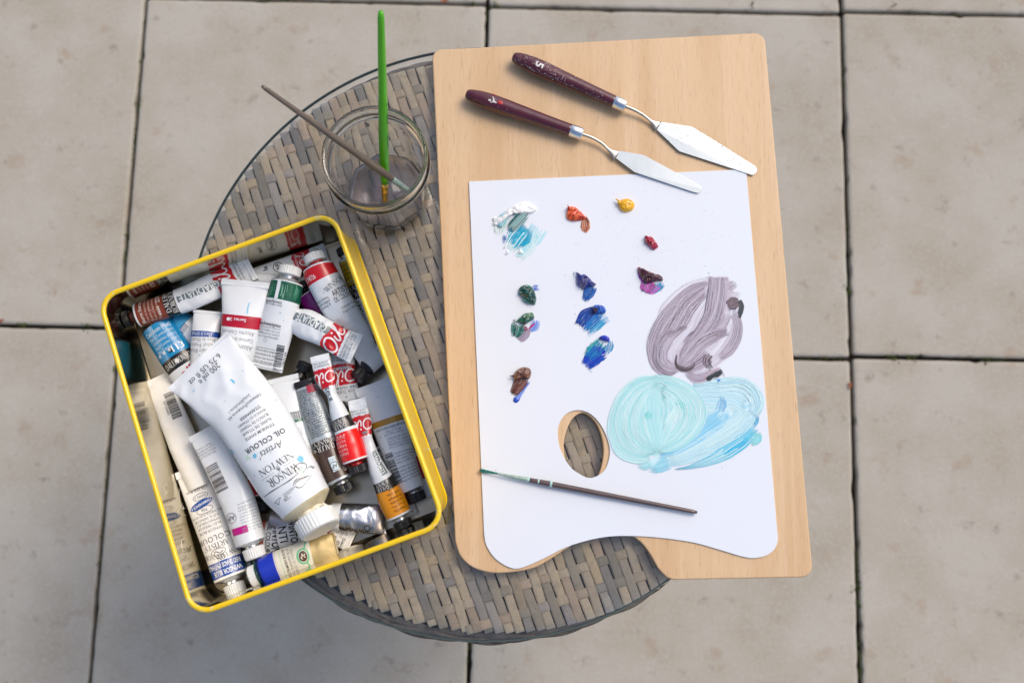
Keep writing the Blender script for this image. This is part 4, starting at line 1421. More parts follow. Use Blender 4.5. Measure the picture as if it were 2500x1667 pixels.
V = []
for t, z, ins in ((1, rim_z - 0.001, 0.0006), (0.93, rim_z - 0.006, 0.0012), (0.90, rim_z - 0.007, 0.0012), (0.12, base_z + 0.008, 0.0004), (0.11, base_z + 0.0074, 0.0010), (0.10, base_z + 0.0066, 0.0010), (0.09, base_z + 0.006, -0.0002), (0.0, base_z, 0.0004)):
    V += ringz(t, z, ins)
mesh('outer_wall', V, grid_faces(8, NT, True), M_YELLOW, tin)
V = []
for t, z, ins in ((1, rim_z - 0.001, 0.0018), (0.06, base_z + 0.004, 0.0022), (0.02, base_z + 0.0015, 0.0032)):
    V += ringz(t, z, ins)
mesh('inner_wall', V, grid_faces(3, NT, True), M_TINSIDE, tin)
V = ringz(0.02, base_z + 0.0012, 0.0020)
mesh('tin_floor', V, [tuple(range(NT))], M_TINFLOOR, tin, smooth=False)
V = []
rr_ = 0.0021
RP = ringz(1, rim_z, 0.0008)
for i, p in enumerate(RP):
    d = (RP[(i + 1) % NT] - RP[i - 1]).normalized()
    o = Vector((-d.y, d.x, 0)) * INS
    for q in range(12):
        a = q * math.pi / 6
        V.append(p + o * math.cos(a) * rr_ + Vector((0, 0, math.sin(a) * rr_)))
mesh('rim', V, grid_faces(NT, 12, True) + [((NT - 1) * 12 + q, (NT - 1) * 12 + (q + 1) % 12, (q + 1) % 12, q) for q in range(12)], M_YELLOW, tin)


V, F = [], []
rs = random.Random(41)
for _ in range(26):
    i = rs.randrange(NT)
    nxt = (i + 1) % NT
    f0 = rs.random()
    c = RP[i].lerp(RP[nxt], f0)
    d = (RP[nxt] - RP[i]).normalized()
    o = Vector((-d.y, d.x, 0)) * INS
    a0, ln, wd = rs.uniform(0.5, 2.6), rs.uniform(0.0004, 0.0016), rs.uniform(0.12, 0.3)
    k = len(V)
    for q in range(8):
        t = q * math.pi / 4
        aa = a0 + wd * math.sin(t) * rs.uniform(0.6, 1.1)
        V.append(c + d * ln * math.cos(t) + o * math.cos(aa) * (rr_ + 0.00008) + Vector((0, 0, math.sin(aa) * (rr_ + 0.00008))))
    F.append(tuple(range(k, k + 8)))
ch = mesh('enamel_chips', V, F, mat('chipped_enamel', C('d8d2c2'), 0.6), tin, smooth=False)
ch['kind'] = 'stuff'


def wall_point(side, u, h):
    """A point on the inside of one wall: side 0..3 = top, right, bottom, left; u along it, h up."""
    a, b = [(0, 1), (1, 2), (2, 3), (3, 0)][side]
    r_ = rimc[a].lerp(rimc[b], u)
    s_ = basec[a].lerp(basec[b], u)
    e = (rimc[b] - rimc[a]).normalized()
    nrm = Vector((e.y, -e.x, 0))
    return s_.lerp(r_, h) + nrm * 0.0026


# paint scribbles dried on the left and bottom inner walls
V, F = [], []
rs = random.Random(4)
for side, u0, u1, cnt in ((3, 0.2, 0.7, 6), (2, 0.75, 0.95, 3)):
    for _ in range(cnt):
        u, h = rs.uniform(u0, u1), rs.uniform(0.2, 0.8)
        P = [wall_point(side, u, h)]
        for _k in range(5):
            u = min(max(u + rs.gauss(0, 0.025), 0.06), 0.94)
            h = min(max(h + rs.gauss(0, 0.13), 0.1), 0.93)
            P.append(wall_point(side, u, h))
        path = spline(P, 26)
        v, f = sweep(path, [0.00014] * 26, 5)
        k = len(V)
        V += v
        F += [tuple(i + k for i in q) for q in f]
dm = mesh('paint_scribbles', V, F, M_SCRATCH, tin)
dm['kind'] = 'stuff'

# ------------------------------------------------------------------ paint tubes
FLOOR = base_z + 0.0014
M_WHITE = mat('white_tube_enamel', C('e6eaec'), 0.33, coat=0.15, vary=0.25, vscale=30, dark=C('cfd3d2'))
M_IVORY = mat('ivory_tube_enamel', C('f0efec'), 0.36, coat=0.1, vary=0.5, vscale=26, dark=C('e2dcc8'))
M_SILVER = mat('aluminium_foil', (0.66, 0.68, 0.71), 0.26, 1.0, bump=0.25, bscale=130)
M_GREYFOIL = mat('dull_foil', (0.42, 0.40, 0.42), 0.38, 0.8)
M_GOLD = mat('pale_gold_foil', C('ab9765'), 0.38, 0.25, bump=0.3, bscale=90)
M_SHOULDER = mat('bare_shoulder', (0.74, 0.75, 0.76), 0.3, 0.9)
M_BLACK = mat('black_plastic', C('191a1c'), 0.3, vary=0.4, vscale=120, dark=C('2a2c2e'))
M_WCAP = mat('white_plastic', C('e9ebe8'), 0.4, vary=0.4, vscale=90, dark=C('d6d4c4'))
M_CRUST = mat('dried_white_paint', C('efe9d8'), 0.7, bump=0.8, bscale=600, vary=0.7, vscale=240, dark=C('d9c69a'))
LBL = {}


def enamel(h, dark=None):
    if h not in LBL:
        LBL[h] = mat('enamel_' + h, C(h), 0.3, coat=0.25, vary=0.35, vscale=40, dark=C(dark) if dark else None)
    return LBL[h]


PRN = {}


def ink(h):
    if h not in PRN:
        PRN[h] = mat('ink_' + h, C(h), 0.42)
    return PRN[h]


def ellipse2d(rx, ry, n=28):
    V = [(0, 0)] + [(math.cos(a * 2 * math.pi / n) * rx, math.sin(a * 2 * math.pi / n) * ry) for a in range(n)]
    return V, [(0, 1 + j, 1 + (j + 1) % n) for j in range(n)]


def line2d(pts, th, closed=False, n=0):
    """A drawn line of thickness th (number or list) through 2D points."""
    P = [Vector((x, y, 0)) for x, y in pts]
    if n:
        P = spline(P, n)
    V = []
    k = len(P)
    for i, p in enumerate(P):
        a, b = (P[i - 1], P[(i + 1) % k]) if closed else (P[max(i - 1, 0)], P[min(i + 1, k - 1)])
        d = (b - a).normalized()
        t = th if not isinstance(th, (list, tuple)) else ipol([q / (len(th) - 1) for q in range(len(th))], th, i / (k - 1))
        V += [(p.x - d.y * t / 2, p.y + d.x * t / 2), (p.x + d.y * t / 2, p.y - d.x * t / 2)]
    F = [(2 * i, 2 * i + 1, 2 * i + 3, 2 * i + 2) for i in range(k - 1)]
    if closed:
        F.append((2 * k - 2, 2 * k - 1, 1, 0))
    return V, F


def ring2d(rx, ry, th, n=32):
    return line2d([(math.cos(a * 2 * math.pi / n) * rx, math.sin(a * 2 * math.pi / n) * ry) for a in range(n)], th, True)


def rect2d(w, h, nx=1, ny=1):
    V = [(-w / 2 + w * i / nx, -h / 2 + h * j / ny) for j in range(ny + 1) for i in range(nx + 1)]
    return V, [(j * (nx + 1) + i, j * (nx + 1) + i + 1, (j + 1) * (nx + 1) + i + 1, (j + 1) * (nx + 1) + i) for j in range(ny) for i in range(nx)]


def join2d(*parts):
    V, F = [], []
    for (v, f), dx, dy in parts:
        k = len(V)
        V += [(x + dx, y + dy) for x, y in v]
        F += [tuple(i + k for i in q) for q in f]
    return V, F


def barcode2d(w, h, digits=None, seed=0):
    rr = random.Random(seed)
    parts, x = [], -w / 2
    while x < w / 2:
        b = w / 95 * rr.choice((1, 1, 2, 3))
        parts.append((rect2d(b, h, 1, 5), x + b / 2, 0))
        x += b + w / 95 * rr.choice((1, 1, 2, 2, 3))
    if digits:
        t = text2d(digits, h * 0.24, 0.005, 0, 1.15)
        parts.append((t, 0, -h * 0.68))
    return join2d(*parts)


def oil2d(h):
    """The handwritten word Oil."""
    parts = [(line2d([(0.1, 0.95), (-0.22, 0.85), (-0.42, 0.45), (-0.3, 0.06), (0.0, 0.0), (0.3, 0.25), (0.38, 0.62), (0.2, 0.92), (-0.08, 0.88)], 0.12, n=26), 0, -0.45),
             (line2d([(0.62, 0.55), (0.52, 0.2), (0.6, 0.02), (0.78, 0.16)], 0.11, n=12), 0, -0.45),
             (ellipse2d(0.07, 0.09, 10), 0.70, 0.35),
             (line2d([(0.78, 0.16), (1.1, 0.8), (1.22, 1.18), (1.08, 1.2), (0.98, 0.6), (1.0, 0.1), (1.2, 0.06), (1.42, 0.3)], 0.11, n=26), 0, -0.45)]
    V, F = join2d(*parts)
    return [((x - 0.5) * h, y * h) for x, y in V], F


SER = {  # strokes (x0,y0,x1,y1,heavy) of a roman capital in a unit square; O, S, & and R bowls are curves below
    'W': ([(0.0, 1, 0.26, 0, 1), (0.26, 0, 0.48, 0.95, 0), (0.42, 1, 0.7, 0, 1), (0.7, 0, 0.95, 1, 0)], 0.98, [(0.0, 1), (0.42, 1), (0.95, 1)]),
    'I': ([(0.1, 0, 0.1, 1, 1)], 0.22, [(0.1, 0), (0.1, 1)]),
    'N': ([(0.08, 0, 0.08, 1, 0), (0.06, 1, 0.7, 0, 1), (0.7, 0, 0.7, 1, 0)], 0.78, [(0.08, 0), (0.06, 1), (0.7, 1)]),
    'E': ([(0.1, 0, 0.1, 1, 1), (0.1, 0.98, 0.5, 0.98, 0), (0.1, 0.02, 0.54, 0.02, 0), (0.1, 0.52, 0.42, 0.52, 0), (0.5, 0.98, 0.5, 0.82, 0), (0.54, 0.02, 0.54, 0.2, 0)], 0.58, [(0.1, 0), (0.1, 1)]),
    'T': ([(0.34, 0, 0.34, 1, 1), (0.02, 0.98, 0.66, 0.98, 0), (0.03, 0.98, 0.03, 0.8, 0), (0.65, 0.98, 0.65, 0.8, 0)], 0.68, [(0.34, 0)]),
    'R': ([(0.1, 0, 0.1, 1, 1), (0.3, 0.5, 0.62, 0, 1)], 0.66, [(0.1, 0), (0.64, 0)]),
    'D': ([(0.1, 0, 0.1, 1, 1)], 0.74, [(0.1, 0)]),
    'A': ([(0.02, 0, 0.34, 1, 0), (0.34, 1, 0.68, 0, 1), (0.14, 0.36, 0.54, 0.36, 0)], 0.7, [(0.02, 0), (0.68, 0)]),
    'L': ([(0.1, 0, 0.1, 1, 1), (0.1, 0.02, 0.54, 0.02, 0), (0.54, 0.02, 0.54, 0.22, 0)], 0.58, [(0.1, 0), (0.1, 1)]),
    'Y': ([(0.0, 1, 0.33, 0.48, 1), (0.33, 0.48, 0.64, 1, 0), (0.33, 0.5, 0.33, 0, 1)], 0.66, [(0.0, 1), (0.64, 1), (0.33, 0)]),
    'C': ([], 0.7, []), 'U': ([(0.1, 0.3, 0.1, 1, 1), (0.66, 0.3, 0.66, 1, 0)], 0.76, [(0.1, 1), (0.66, 1)]),
    'H': ([(0.1, 0, 0.1, 1, 1), (0.66, 0, 0.66, 1, 1), (0.1, 0.5, 0.66, 0.5, 0)], 0.78, [(0.1, 0), (0.1, 1), (0.66, 0), (0.66, 1)]),
    'O': ([], 0.84, []), 'S': ([], 0.54, []), ' ': ([], 0.36, []), "'": ([(0.08, 0.98, 0.04, 0.74, 1)], 0.16, []),
}


def serif2d(s, h, space=0.09, heavy=0.11, thin=0.042):
    parts, x = [], 0.0
    for ch in s:
        st, w, sf = SER[ch]
        for x0, y0, x1, y1, hv in st:
            parts.append((line2d([(x0, y0), ((x0 + x1) / 2, (y0 + y1) / 2), (x1, y1)], heavy if hv else thin), x, 0))
        for sx, sy in sf:
            parts.append((rect2d(0.26, 0.04), x + sx, min(max(sy, 0.02), 0.98)))
        if ch == 'O':
            n = 24
            parts.append((line2d([(0.4 + 0.38 * math.cos(a * 2 * math.pi / n), 0.5 + 0.5 * math.sin(a * 2 * math.pi / n)) for a in range(n + 1)], [thin + abs(math.cos(a * 2 * math.pi / n)) * (heavy - thin) for a in range(n + 1)]), x, 0))
        if ch == 'C':
            parts.append((line2d([(0.36 + 0.34 * math.cos(a), 0.5 + 0.5 * math.sin(a)) for a in [0.7 + q * 4.9 / 18 for q in range(19)]], [thin, heavy, heavy, thin]), x, 0))
        if ch == 'U':
            parts.append((line2d([(0.1, 0.34), (0.2, 0.06), (0.4, 0.0), (0.6, 0.08), (0.66, 0.34)], thin * 1.4, n=12), x, 0))
        if ch == 'R':
            parts.append((line2d([(0.1, 0.98), (0.36, 0.98), (0.54, 0.76), (0.36, 0.52), (0.1, 0.5)], [thin, heavy, thin], n=14), x, 0))
        if ch == 'D':
            parts.append((line2d([(0.1, 0.98), (0.4, 0.96), (0.66, 0.5), (0.4, 0.04), (0.1, 0.02)], [thin, heavy, heavy, thin], n=18), x, 0))
        if ch == 'S':
            parts.append((line2d([(0.46, 0.82), (0.3, 0.98), (0.1, 0.86), (0.14, 0.62), (0.4, 0.42), (0.44, 0.16), (0.24, 0.01), (0.04, 0.18)], [thin, thin, heavy, heavy, thin, thin], n=22), x, 0))
        x += w + space
    V, F = join2d(*parts)
    return [((a - x / 2) * h, (b - 0.5) * h) for a, b in V], F


def split2d(V, F, step):
    """Cut big faces on a grid so that they can follow a curved surface."""
    xs = [v[0] for v in V]
    ys = [v[1] for v in V]
    big = max([max(abs(V[a][0] - V[b][0]), abs(V[a][1] - V[b][1])) for f in F for a, b in zip(f, f[1:] + f[:1])] or [0])
    if big < step * 1.3:
        return V, F
    bm = bmesh.new()
    vs = [bm.verts.new((x, y, 0)) for x, y in V]
    for f in F:
        try:
            bm.faces.new([vs[i] for i in f])
        except ValueError:
            pass
    for lo, hi, axis in ((min(xs), max(xs), 0), (min(ys), max(ys), 1)):
        q = lo + step
        while q < hi:
            co, no = [0, 0, 0], [0, 0, 0]
            co[axis], no[axis] = q, 1
            bmesh.ops.bisect_plane(bm, geom=bm.verts[:] + bm.edges[:] + bm.faces[:], plane_co=co, plane_no=no, dist=1e-7)
            q += step
    bm.verts.index_update()
    out = [(v.co.x, v.co.y) for v in bm.verts], [tuple(v.index for v in f.verts) for f in bm.faces]
    bm.free()
    return out


class Tube:
    """A paint tube: path from the shoulder to the crimped end, with half widths, half thicknesses and roll along it."""

    def __init__(self, pts, zs, ws, th=None, roll=0.0, wr=0.0, seed=0, ecc=1.0, vz='', wfreq=70.0):
        P = []
        for (v, x, y), z in zip(pts, zs):
            P.append(at(v, x, y, FLOOR + z / 100))
        seg = [0.0]
        for a, b in zip(P, P[1:]):
            seg.append(seg[-1] + (b - a).length)
        self.ts = [s / seg[-1] for s in seg]
        self.a = [size_at(q[0], w, p) / 2 for q, w, p in zip(pts, ws, P)]
        self.view = pts[0][0]
        self.k = size_at(self.view, 1, P[len(P) // 2])
        if th is None:
            self.b = [max(0.0011, self.a[0] * (1 - t) ** 0.72) for t in self.ts]
            if len(self.ts) == 2:
                self.tb, self.b = [0, 0.25, 0.5, 0.75, 0.92, 1], [max(0.0010, self.a[0] * q) for q in (1, 0.86, 0.62, 0.36, 0.12, 0.05)]
            else:
                self.tb = self.ts
        else:
            self.tb, self.b = self.ts, [q / 200 for q in th]
        self.roll = roll if isinstance(roll, (list, tuple)) else [roll] * len(self.ts)
        self.N = 72
        self.path = spline(P, self.N + 1)
        self.L = sum((b - a).length for a, b in zip(self.path, self.path[1:]))
        self.wr, self.seed, self.wfreq = wr / 100, seed, wfreq
        self.prints = {}
        self.fr = [self._frame(i) for i in range(self.N + 1)]

    def _frame(self, i):
        t = i / self.N
        d = (self.path[min(i + 1, self.N)] - self.path[max(i - 1, 0)]).normalized()
        l = Vector((0, 0, 1)).cross(d).normalized()
        n = d.cross(l)
        ro = R(ipol(self.ts, self.roll, t))
        l2 = l * math.cos(ro) + n * math.sin(ro)
        n2 = n * math.cos(ro) - l * math.sin(ro)
        return self.path[i], d, l2, n2, ipol(self.ts, self.a, t), ipol(self.tb, self.b, t)

    def frame(self, t):
        x = min(max(t, 0), 1) * self.N
        i = min(int(x), self.N - 1)
        f = x - i
        A, B = self.fr[i], self.fr[i + 1]
        c, d, l, n = (A[q].lerp(B[q], f) for q in range(4))
        if t < 0:
            c = c + d * (t * self.L)
        if t > 1:
            c = c + d * ((t - 1) * self.L)
        return c, d, l, n, A[4] + (B[4] - A[4]) * f, A[5] + (B[5] - A[5]) * f

    def wrinkle(self, t, x):
        if not self.wr:
            return 0.0
        q = self.wfreq
        v = Vector((t * self.L * q, x * q * 0.8, self.seed * 3.3))
        r1 = 1 - 2.2 * abs(noise.noise(v))
        r2 = 1 - 2.2 * abs(noise.noise(v * 2.1 + Vector((7, 3, 1))))
        return self.wr * (0.7 * r1 + 0.35 * r2 - 0.35) * min(1, max(0.08, t * 2.2))

    def surf(self, t, ph, off=0.0):
        c, d, l, n, a, b = self.frame(t)
        cx, sx = math.cos(ph), math.sin(ph)
        flat = max(0.0, 1 - b / max(a, 1e-6))
        e = 1 - 0.25 * flat * (1 if b > 0.002 else 0)
        x, y = a * cx, b * math.copysign(abs(sx) ** e, sx)
        w = self.wrinkle(t, x)
        nn = Vector((cx / a, sx / b)).normalized() if b > 0 else Vector((0, 1))
        return c + l * (x + nn.x * off) + n * (y + w + nn.y * off)

    def ph(self, u):
        return math.acos(max(-0.985, min(0.985, u)))

    # printing --------------------------------------------------------
    def draw(self, shape, t, v, color, rot=0.0, off=0.00022):
        V, F = shape
        c, s = math.cos(R(rot)), math.sin(R(rot))
        a = self.frame(t)[4]
        V2 = [(x * c - y * s, x * s + y * c) for x, y in V]
        V2, F = split2d(V2, [tuple(f) for f in F], max(0.0022, a * 0.16))
        VV, FF = self.prints.setdefault(color, ([], []))
        k = len(VV)
        for x, y in V2:
            tt = t - y / self.L
            u = (v * a + x) / max(self.frame(tt)[4], 1e-6)
            VV.append(self.surf(tt, self.ph(u), off))
        FF += [tuple(i + k for i in f) for f in F]

    def text(self, s, t, v, h, color='1b1b1d', rot=0.0, bold=0.0, shear=0.0, space=1.0, res=2, align='CENTER', fit=None, off=0.00022):
        sh = text2d(s, h * self.k, bold, shear, space, res, align)
        if fit:
            w = max(x for x, y in sh[0]) - min(x for x, y in sh[0])
            if w > fit * self.k:
                f = fit * self.k / w
                sh = [(x * f, y) for x, y in sh[0]], sh[1]
        self.draw(sh, t, v, color, rot, off)

    def lines(self, rows, t0, v, h, gap, color='5a5d62', rot=0.0, fit=None, align='CENTER'):
        for i, s in enumerate(rows):
            dt = i * gap * self.k / self.L
            if rot == 180:
                self.text(s, t0 - dt, v, h, color, rot, res=1, fit=fit, align=align)
            else:
                self.text(s, t0 + dt, v, h, color, rot, res=1, fit=fit, align=align)

    def serif(self, s, t, v, h, color='1b1b1d', rot=0.0, heavy=0.125, fit=None):
        sh = serif2d(s, h * self.k, heavy=heavy)
        if fit:
            w = max(x for x, y in sh[0]) - min(x for x, y in sh[0])
            f = min(1, fit * self.k / w)
            sh = [(x * f, y) for x, y in sh[0]], sh[1]
        self.draw(sh, t, v, color, rot)

    def patch(self, name, t0, t1, u0, u1, m, rag=0.0, off=0.00012, n=22, seed=1):
        V = []
        for i in range(n + 1):
            for j in range(13):
                t, u = t0 + (t1 - t0) * i / n, u0 + (u1 - u0) * j / 12
                if rag:
                    if j in (0, 12):
                        u += rag * noise.noise(Vector((i * 0.9, j, seed))) * (1 if j else -1) * 1.6
                    if i in (0, n):
                        t += rag * 0.25 * noise.noise(Vector((j * 0.9, i, seed)))
                V.append(self.surf(t, self.ph(u), off))
        mesh(name, V, grid_faces(n + 1, 13), m, self.root)

    # building --------------------------------------------------------
    def build(self, label, body, bands=(), cap=None, crimp=0.05, shoulder=None, nphi=44, crimp_mat=None, open_end=False):
        mid = self.frame(0.5)[0]
        self.root = thing('paint_tube', label, 'paint tube', (mid.x, mid.y, FLOOR), 'oil paint tubes heaped in the yellow tin')
        tend = 1 - crimp * 0.4
        edges = [(0.0, 0)]
        segs = []
        cur = 0.0
        for b in sorted(bands, key=lambda q: q[0]):
            if b[0] > cur + 1e-4:
                segs.append((cur, b[0], 'body', body))
            segs.append((b[0], b[1], 'label_band', b[2]))
            cur = b[1]
        if cur < tend:
            segs.append((cur, tend, 'body', body))
        ragt = {}
        for b in bands:
            if len(b) > 3 and b[3]:
                ragt[b[0]] = b[3]
                ragt[b[1]] = b[3]

        def jit(t, j):
            if t not in ragt:
                return 0.0
            a = 2 * math.pi * j / nphi
            return ragt[t] * (noise.noise(Vector((math.cos(a) * 5, math.sin(a) * 5, t * 40 + self.seed))) + 0.5 * noise.noise(Vector((math.cos(a) * 14, math.sin(a) * 14, t * 40))))
        groups = {}
        for i, (t0, t1, nm, m) in enumerate(segs):
            key = (nm, i)
            V, F, _m = groups.setdefault(key, ([], [], m))
            rows = max(2, int((t1 - t0) * (64 if self.wr else 40)) + 1)
            k0 = len(V)
            for r_ in range(rows + 1):
                f = r_ / rows
                for j in range(nphi):
                    t = (t0 + jit(t0, j)) * (1 - f) + (t1 + jit(t1, j)) * f
                    V.append(self.surf(t, 2 * math.pi * j / nphi))
            F += grid_faces(rows + 1, nphi, True, k0)
        for (nm, _k), (V, F, m) in groups.items():
            mesh(nm, V, F, m, self.root)
        # crimped fold
        if crimp and not open_end:
            V = []
            for i in range(5):
                t = 1 - crimp + crimp * i / 4
                c, d, l, n, a, b = self.frame(min(t, 1))
                hh = 0.0010 if i not in (0, 4) else 0.0007
                for s in range(13):
                    x = a * 1.005 * (-1 + s / 6)
                    p = c + l * x + n * self.wrinkle(t, x)
                    V += [p + n * (hh + b * (0.6 if i < 2 else 0.25)), p - n * (hh + b * (0.6 if i < 2 else 0.25))]
            F = []
            for i in range(4):
                for s in range(12):
                    q = i * 26 + s * 2
                    F += [(q, q + 2, q + 28, q + 26), (q + 1, q + 27, q + 29, q + 3)]
                F += [(i * 26, i * 26 + 26, i * 26 + 27, i * 26 + 1), (i * 26 + 24, i * 26 + 25, i * 26 + 51, i * 26 + 50)]
            for s in range(12):
                F += [(s * 2, s * 2 + 1, s * 2 + 3, s * 2 + 2), (104 + s * 2, 104 + s * 2 + 2, 104 + s * 2 + 3, 104 + s * 2 + 1)]
            mesh('crimp', V, F, crimp_mat or body, self.root, smooth=False)
        # shoulder, neck, cap
        if cap:
            cm, cr, cl, nl, sl = cap[:5]
            k = self.k
            c, d, l, n, a, b = self.frame(0)
            rn = cr * k * 0.62
            V = []
            for s, f in ((0, 0), (0.12, 0.03), (0.3, 0.2), (0.9, 0.93), (1, 1)):
                for j in range(nphi):
                    ph = 2 * math.pi * j / nphi
                    aa, bb = a + (rn - a) * f, b + (rn - b) * f
                    V.append(c - d * (s * sl * k) + l * math.cos(ph) * aa + n * math.sin(ph) * bb)
            F = grid_faces(5, nphi, True)
            F.append(tuple(range(nphi)))
            mesh('shoulder', V, F, shoulder or M_SHOULDER, self.root)
            c1 = c - d * (sl * k)
            V, F = lathe(c1 + d * 0.0005, -d, [(0, rn), (nl * k * 0.2, rn * 1.08), (nl * k * 0.4, rn), (nl * k * 0.6, rn * 1.08), (nl * k + 0.001, rn)], 24)
            mesh('neck', V, F, (cap[5] if len(cap) > 5 and cap[5] else shoulder) or M_SHOULDER, self.root)
            rc, lc = cr * k, cl * k
            V, F = lathe(c1 - d * (nl * k), -d, [(0, rc * 0.9), (lc * 0.04, rc, 0), (lc * 0.12, rc, 1), (lc * 0.86, rc * 0.985, 1), (lc * 0.93, rc * 0.97, 0), (lc, rc * 0.88, 0), (lc * 0.97, rc * 0.6, 0)], 56, 0.022)
            mesh('cap', V, F, cm, self.root, smooth=False)
        return self

    def finish(self, grime=True):
        rg = random.Random(self.seed * 7 + 1)
        V, F = [], []
        for q in range(rg.randint(3, 9) if grime else 0):
            t0, v0, r0 = rg.uniform(0.25, 0.93), rg.uniform(-0.85, 0.85), rg.choice((2, 3, 4, 7, 10)) * self.k
            a = self.frame(t0)[4]
            el = rg.uniform(0.4, 1.0)
            k0 = len(V)
            for x, y in [(0, 0)] + [(math.cos(j * 0.5712) * r0 * rg.uniform(0.5, 1.2), math.sin(j * 0.5712) * r0 * el * rg.uniform(0.5, 1.2)) for j in range(11)]:
                V.append(self.surf(t0 - y / self.L, self.ph((v0 * a + x) / a), 0.00018))
            F += [(k0, k0 + 1 + j, k0 + 1 + (j + 1) % 11) for j in range(11)]
        if F:
            g = mesh('paint_specks', V, F, ink(rg.choice(('a9c9d6', 'b9b4a4', '8d9298', 'cdbfa0', '9fb6c4', 'c4a8a4'))), self.root, smooth=False)
            g['kind'] = 'stuff'
        for col, (V, F) in self.prints.items():
            mesh('lettering', V, F, ink(col), self.root, smooth=False)
        return self.root

RED, OILRED, GREYP = enamel('c00d22', '9a0a1c'), enamel('c8101f', '8f0a18'), enamel('6d7b80', '58666b')
BLACKB = enamel('171413', '262120')
MICRO = ['Pigment/Pigmento PW6 CI 77891', 'Binder: Linseed oil', 'Huile de lin/Olio di lino', 'Leinol/Aceite de linaza', 'Conforms to ASTM D4236', 'Made in England', 'Lightfast permanent', 'Artist quality oil colour',
         'Fabrique en Angleterre', 'Hergestellt in England', 'Keep away from children', 'Tenir hors de portee', 'Fuera del alcance', 'Kunstler Olfarbe', 'Colore ad olio', 'Couleur a l huile']


def dr_band(T, t, h, col='e9e6e0', fit=None):
    """The two-word maker's band with its diamond, on a black band."""
    T.serif('DALER', t - h * 0.62 * T.k / T.L, 0, h, col, 0, fit=fit)
    T.serif('ROWNEY', t + h * 0.62 * T.k / T.L, 0, h, col, 0, fit=fit)
    T.draw(([(-0.4 * h * T.k, 0), (0, -0.4 * h * T.k), (0.4 * h * T.k, 0), (0, 0.4 * h * T.k)], [(0, 1, 2, 3)]), t - h * 0.62 * T.k / T.L, 0.82, col)


# --- bottom layer -------------------------------------------------
T = Tube([('B', 60, 590), ('B', 690, 375)], [1.0, 0.8], [160, 175], seed=31, wr=0.05)
T.build('white tube along the far tin wall with a red torn patch near its end', M_WHITE, [(0.56, 0.80, OILRED, 0.02)], None)
T.draw(oil2d(60 * T.k), 0.68, 0.1, 'f2eeee')
T.draw(ring2d(40 * T.k, 40 * T.k, 6 * T.k), 0.36, 0.05, '1d2024')
T.text('AP', 0.36, 0.05, 34, '1d2024', 0, 0.02)
T.text('le', 0.2, 0.3, 40, '1d2024', 0, 0.02)
T.text('GRADUATE', 0.60, 0.1, 17, 'e8e4e4', 0, 0.01)
T.lines(['COULEUR A', 'COLOR AL'], 0.87, 0.2, 14, 20, '2c3036')
T.finish()

T = Tube([('A', 1240, 590), ('A', 1560, 610)], [1.7, 2.2], [120, 90], [1.0, 0.3], seed=32)
T.build('plain white tube end half hidden beneath the crimson banded tube', M_WHITE, (), None)
T.finish()

T = Tube([('A', 690, 950), ('A', 960, 1150)], [0.9, 0.8], [230, 250], [1.6, 1.0], seed=33)
T.build('tube with a sky blue and dark striped label peeping out below the rust labelled tube', M_WHITE, [(0.0, 0.30, enamel('3aa4d4'))], (M_BLACK, 60, 60, 12, 40))
for i in range(8):
    T.draw(line2d([(-0.010 + i * 0.0016, -0.003), (-0.0095 + i * 0.0016, 0.0025)], 0.0006), 0.34, 0.1, '1d2a6a')
T.draw(line2d([(0.0, -0.002), (0.004, -0.004), (0.007, -0.0015), (0.005, 0.001), (0.003, -0.001), (0.0045, -0.002)], 0.0005, n=24), 0.5, 0.1, '16181c')
T.finish()

T = Tube([('B', 525, 730), ('B', 760, 1060)], [1.3, 1.2], [180, 220], seed=8)
T.build('tube with a bright magenta label and black cap wedged behind the green striped tube', M_WHITE, [(0.02, 0.50, enamel('8d1a86', '6f1070')), (0.50, 0.72, BLACKB)], (M_BLACK, 62, 66, 16, 36), shoulder=BLACKB)
dr_band(T, 0.61, 36)
T.finish()

T = Tube([('B', 862, 440), ('B', 1112, 1090), ('B', 1180, 1290)], [1.0, 1.0, 0.9], [150, 160, 165], [2.0, 1.3, 0.4], seed=10, wr=0.04)
T.build('tube with a yellow label and black cap standing along the right wall of the tin', M_WHITE, [(0.02, 0.235, enamel('d9b414', 'c29c08')), (0.235, 0.36, BLACKB), (0.74, 0.90, OILRED, 0.012)], (M_BLACK, 58, 66, 30, 26))
T.lines(['Primary Yellow', 'Jaune Primaire', 'Primargelb', 'Giallo Primario', 'Amarillo Primario'], 0.055, -0.05, 22, 36, '2a2410', fit=135)
T.text('* * * 675', 0.215, -0.2, 26, 'f4efe0', 0, 0.01)
dr_band(T, 0.298, 46, fit=190)
T.patch('printed_stripe', 0.38, 0.74, -0.78, -0.3, GREYP, 0.05)
T.text('GRADUATE', 0.56, -0.54, 46, 'e4e8ea', 90, 0.02, fit=330)
T.draw(oil2d(90 * T.k), 0.82, -0.2, 'f2eeee')
T.lines(['COULEUR A', 'COLOR AL'], 0.93, -0.3, 20, 28, '2c3036')
T.finish()

T = Tube([('B', 1030, 1350), ('B', 1180, 1200)], [2.2, 1.4], [150, 180], [1.3, 1.2], seed=16)
T.build('tube showing only a ridged black cap beside the folded white tube end', M_WHITE, (), (M_BLACK, 62, 80, 20, 34), shoulder=BLACKB)
T.finish()

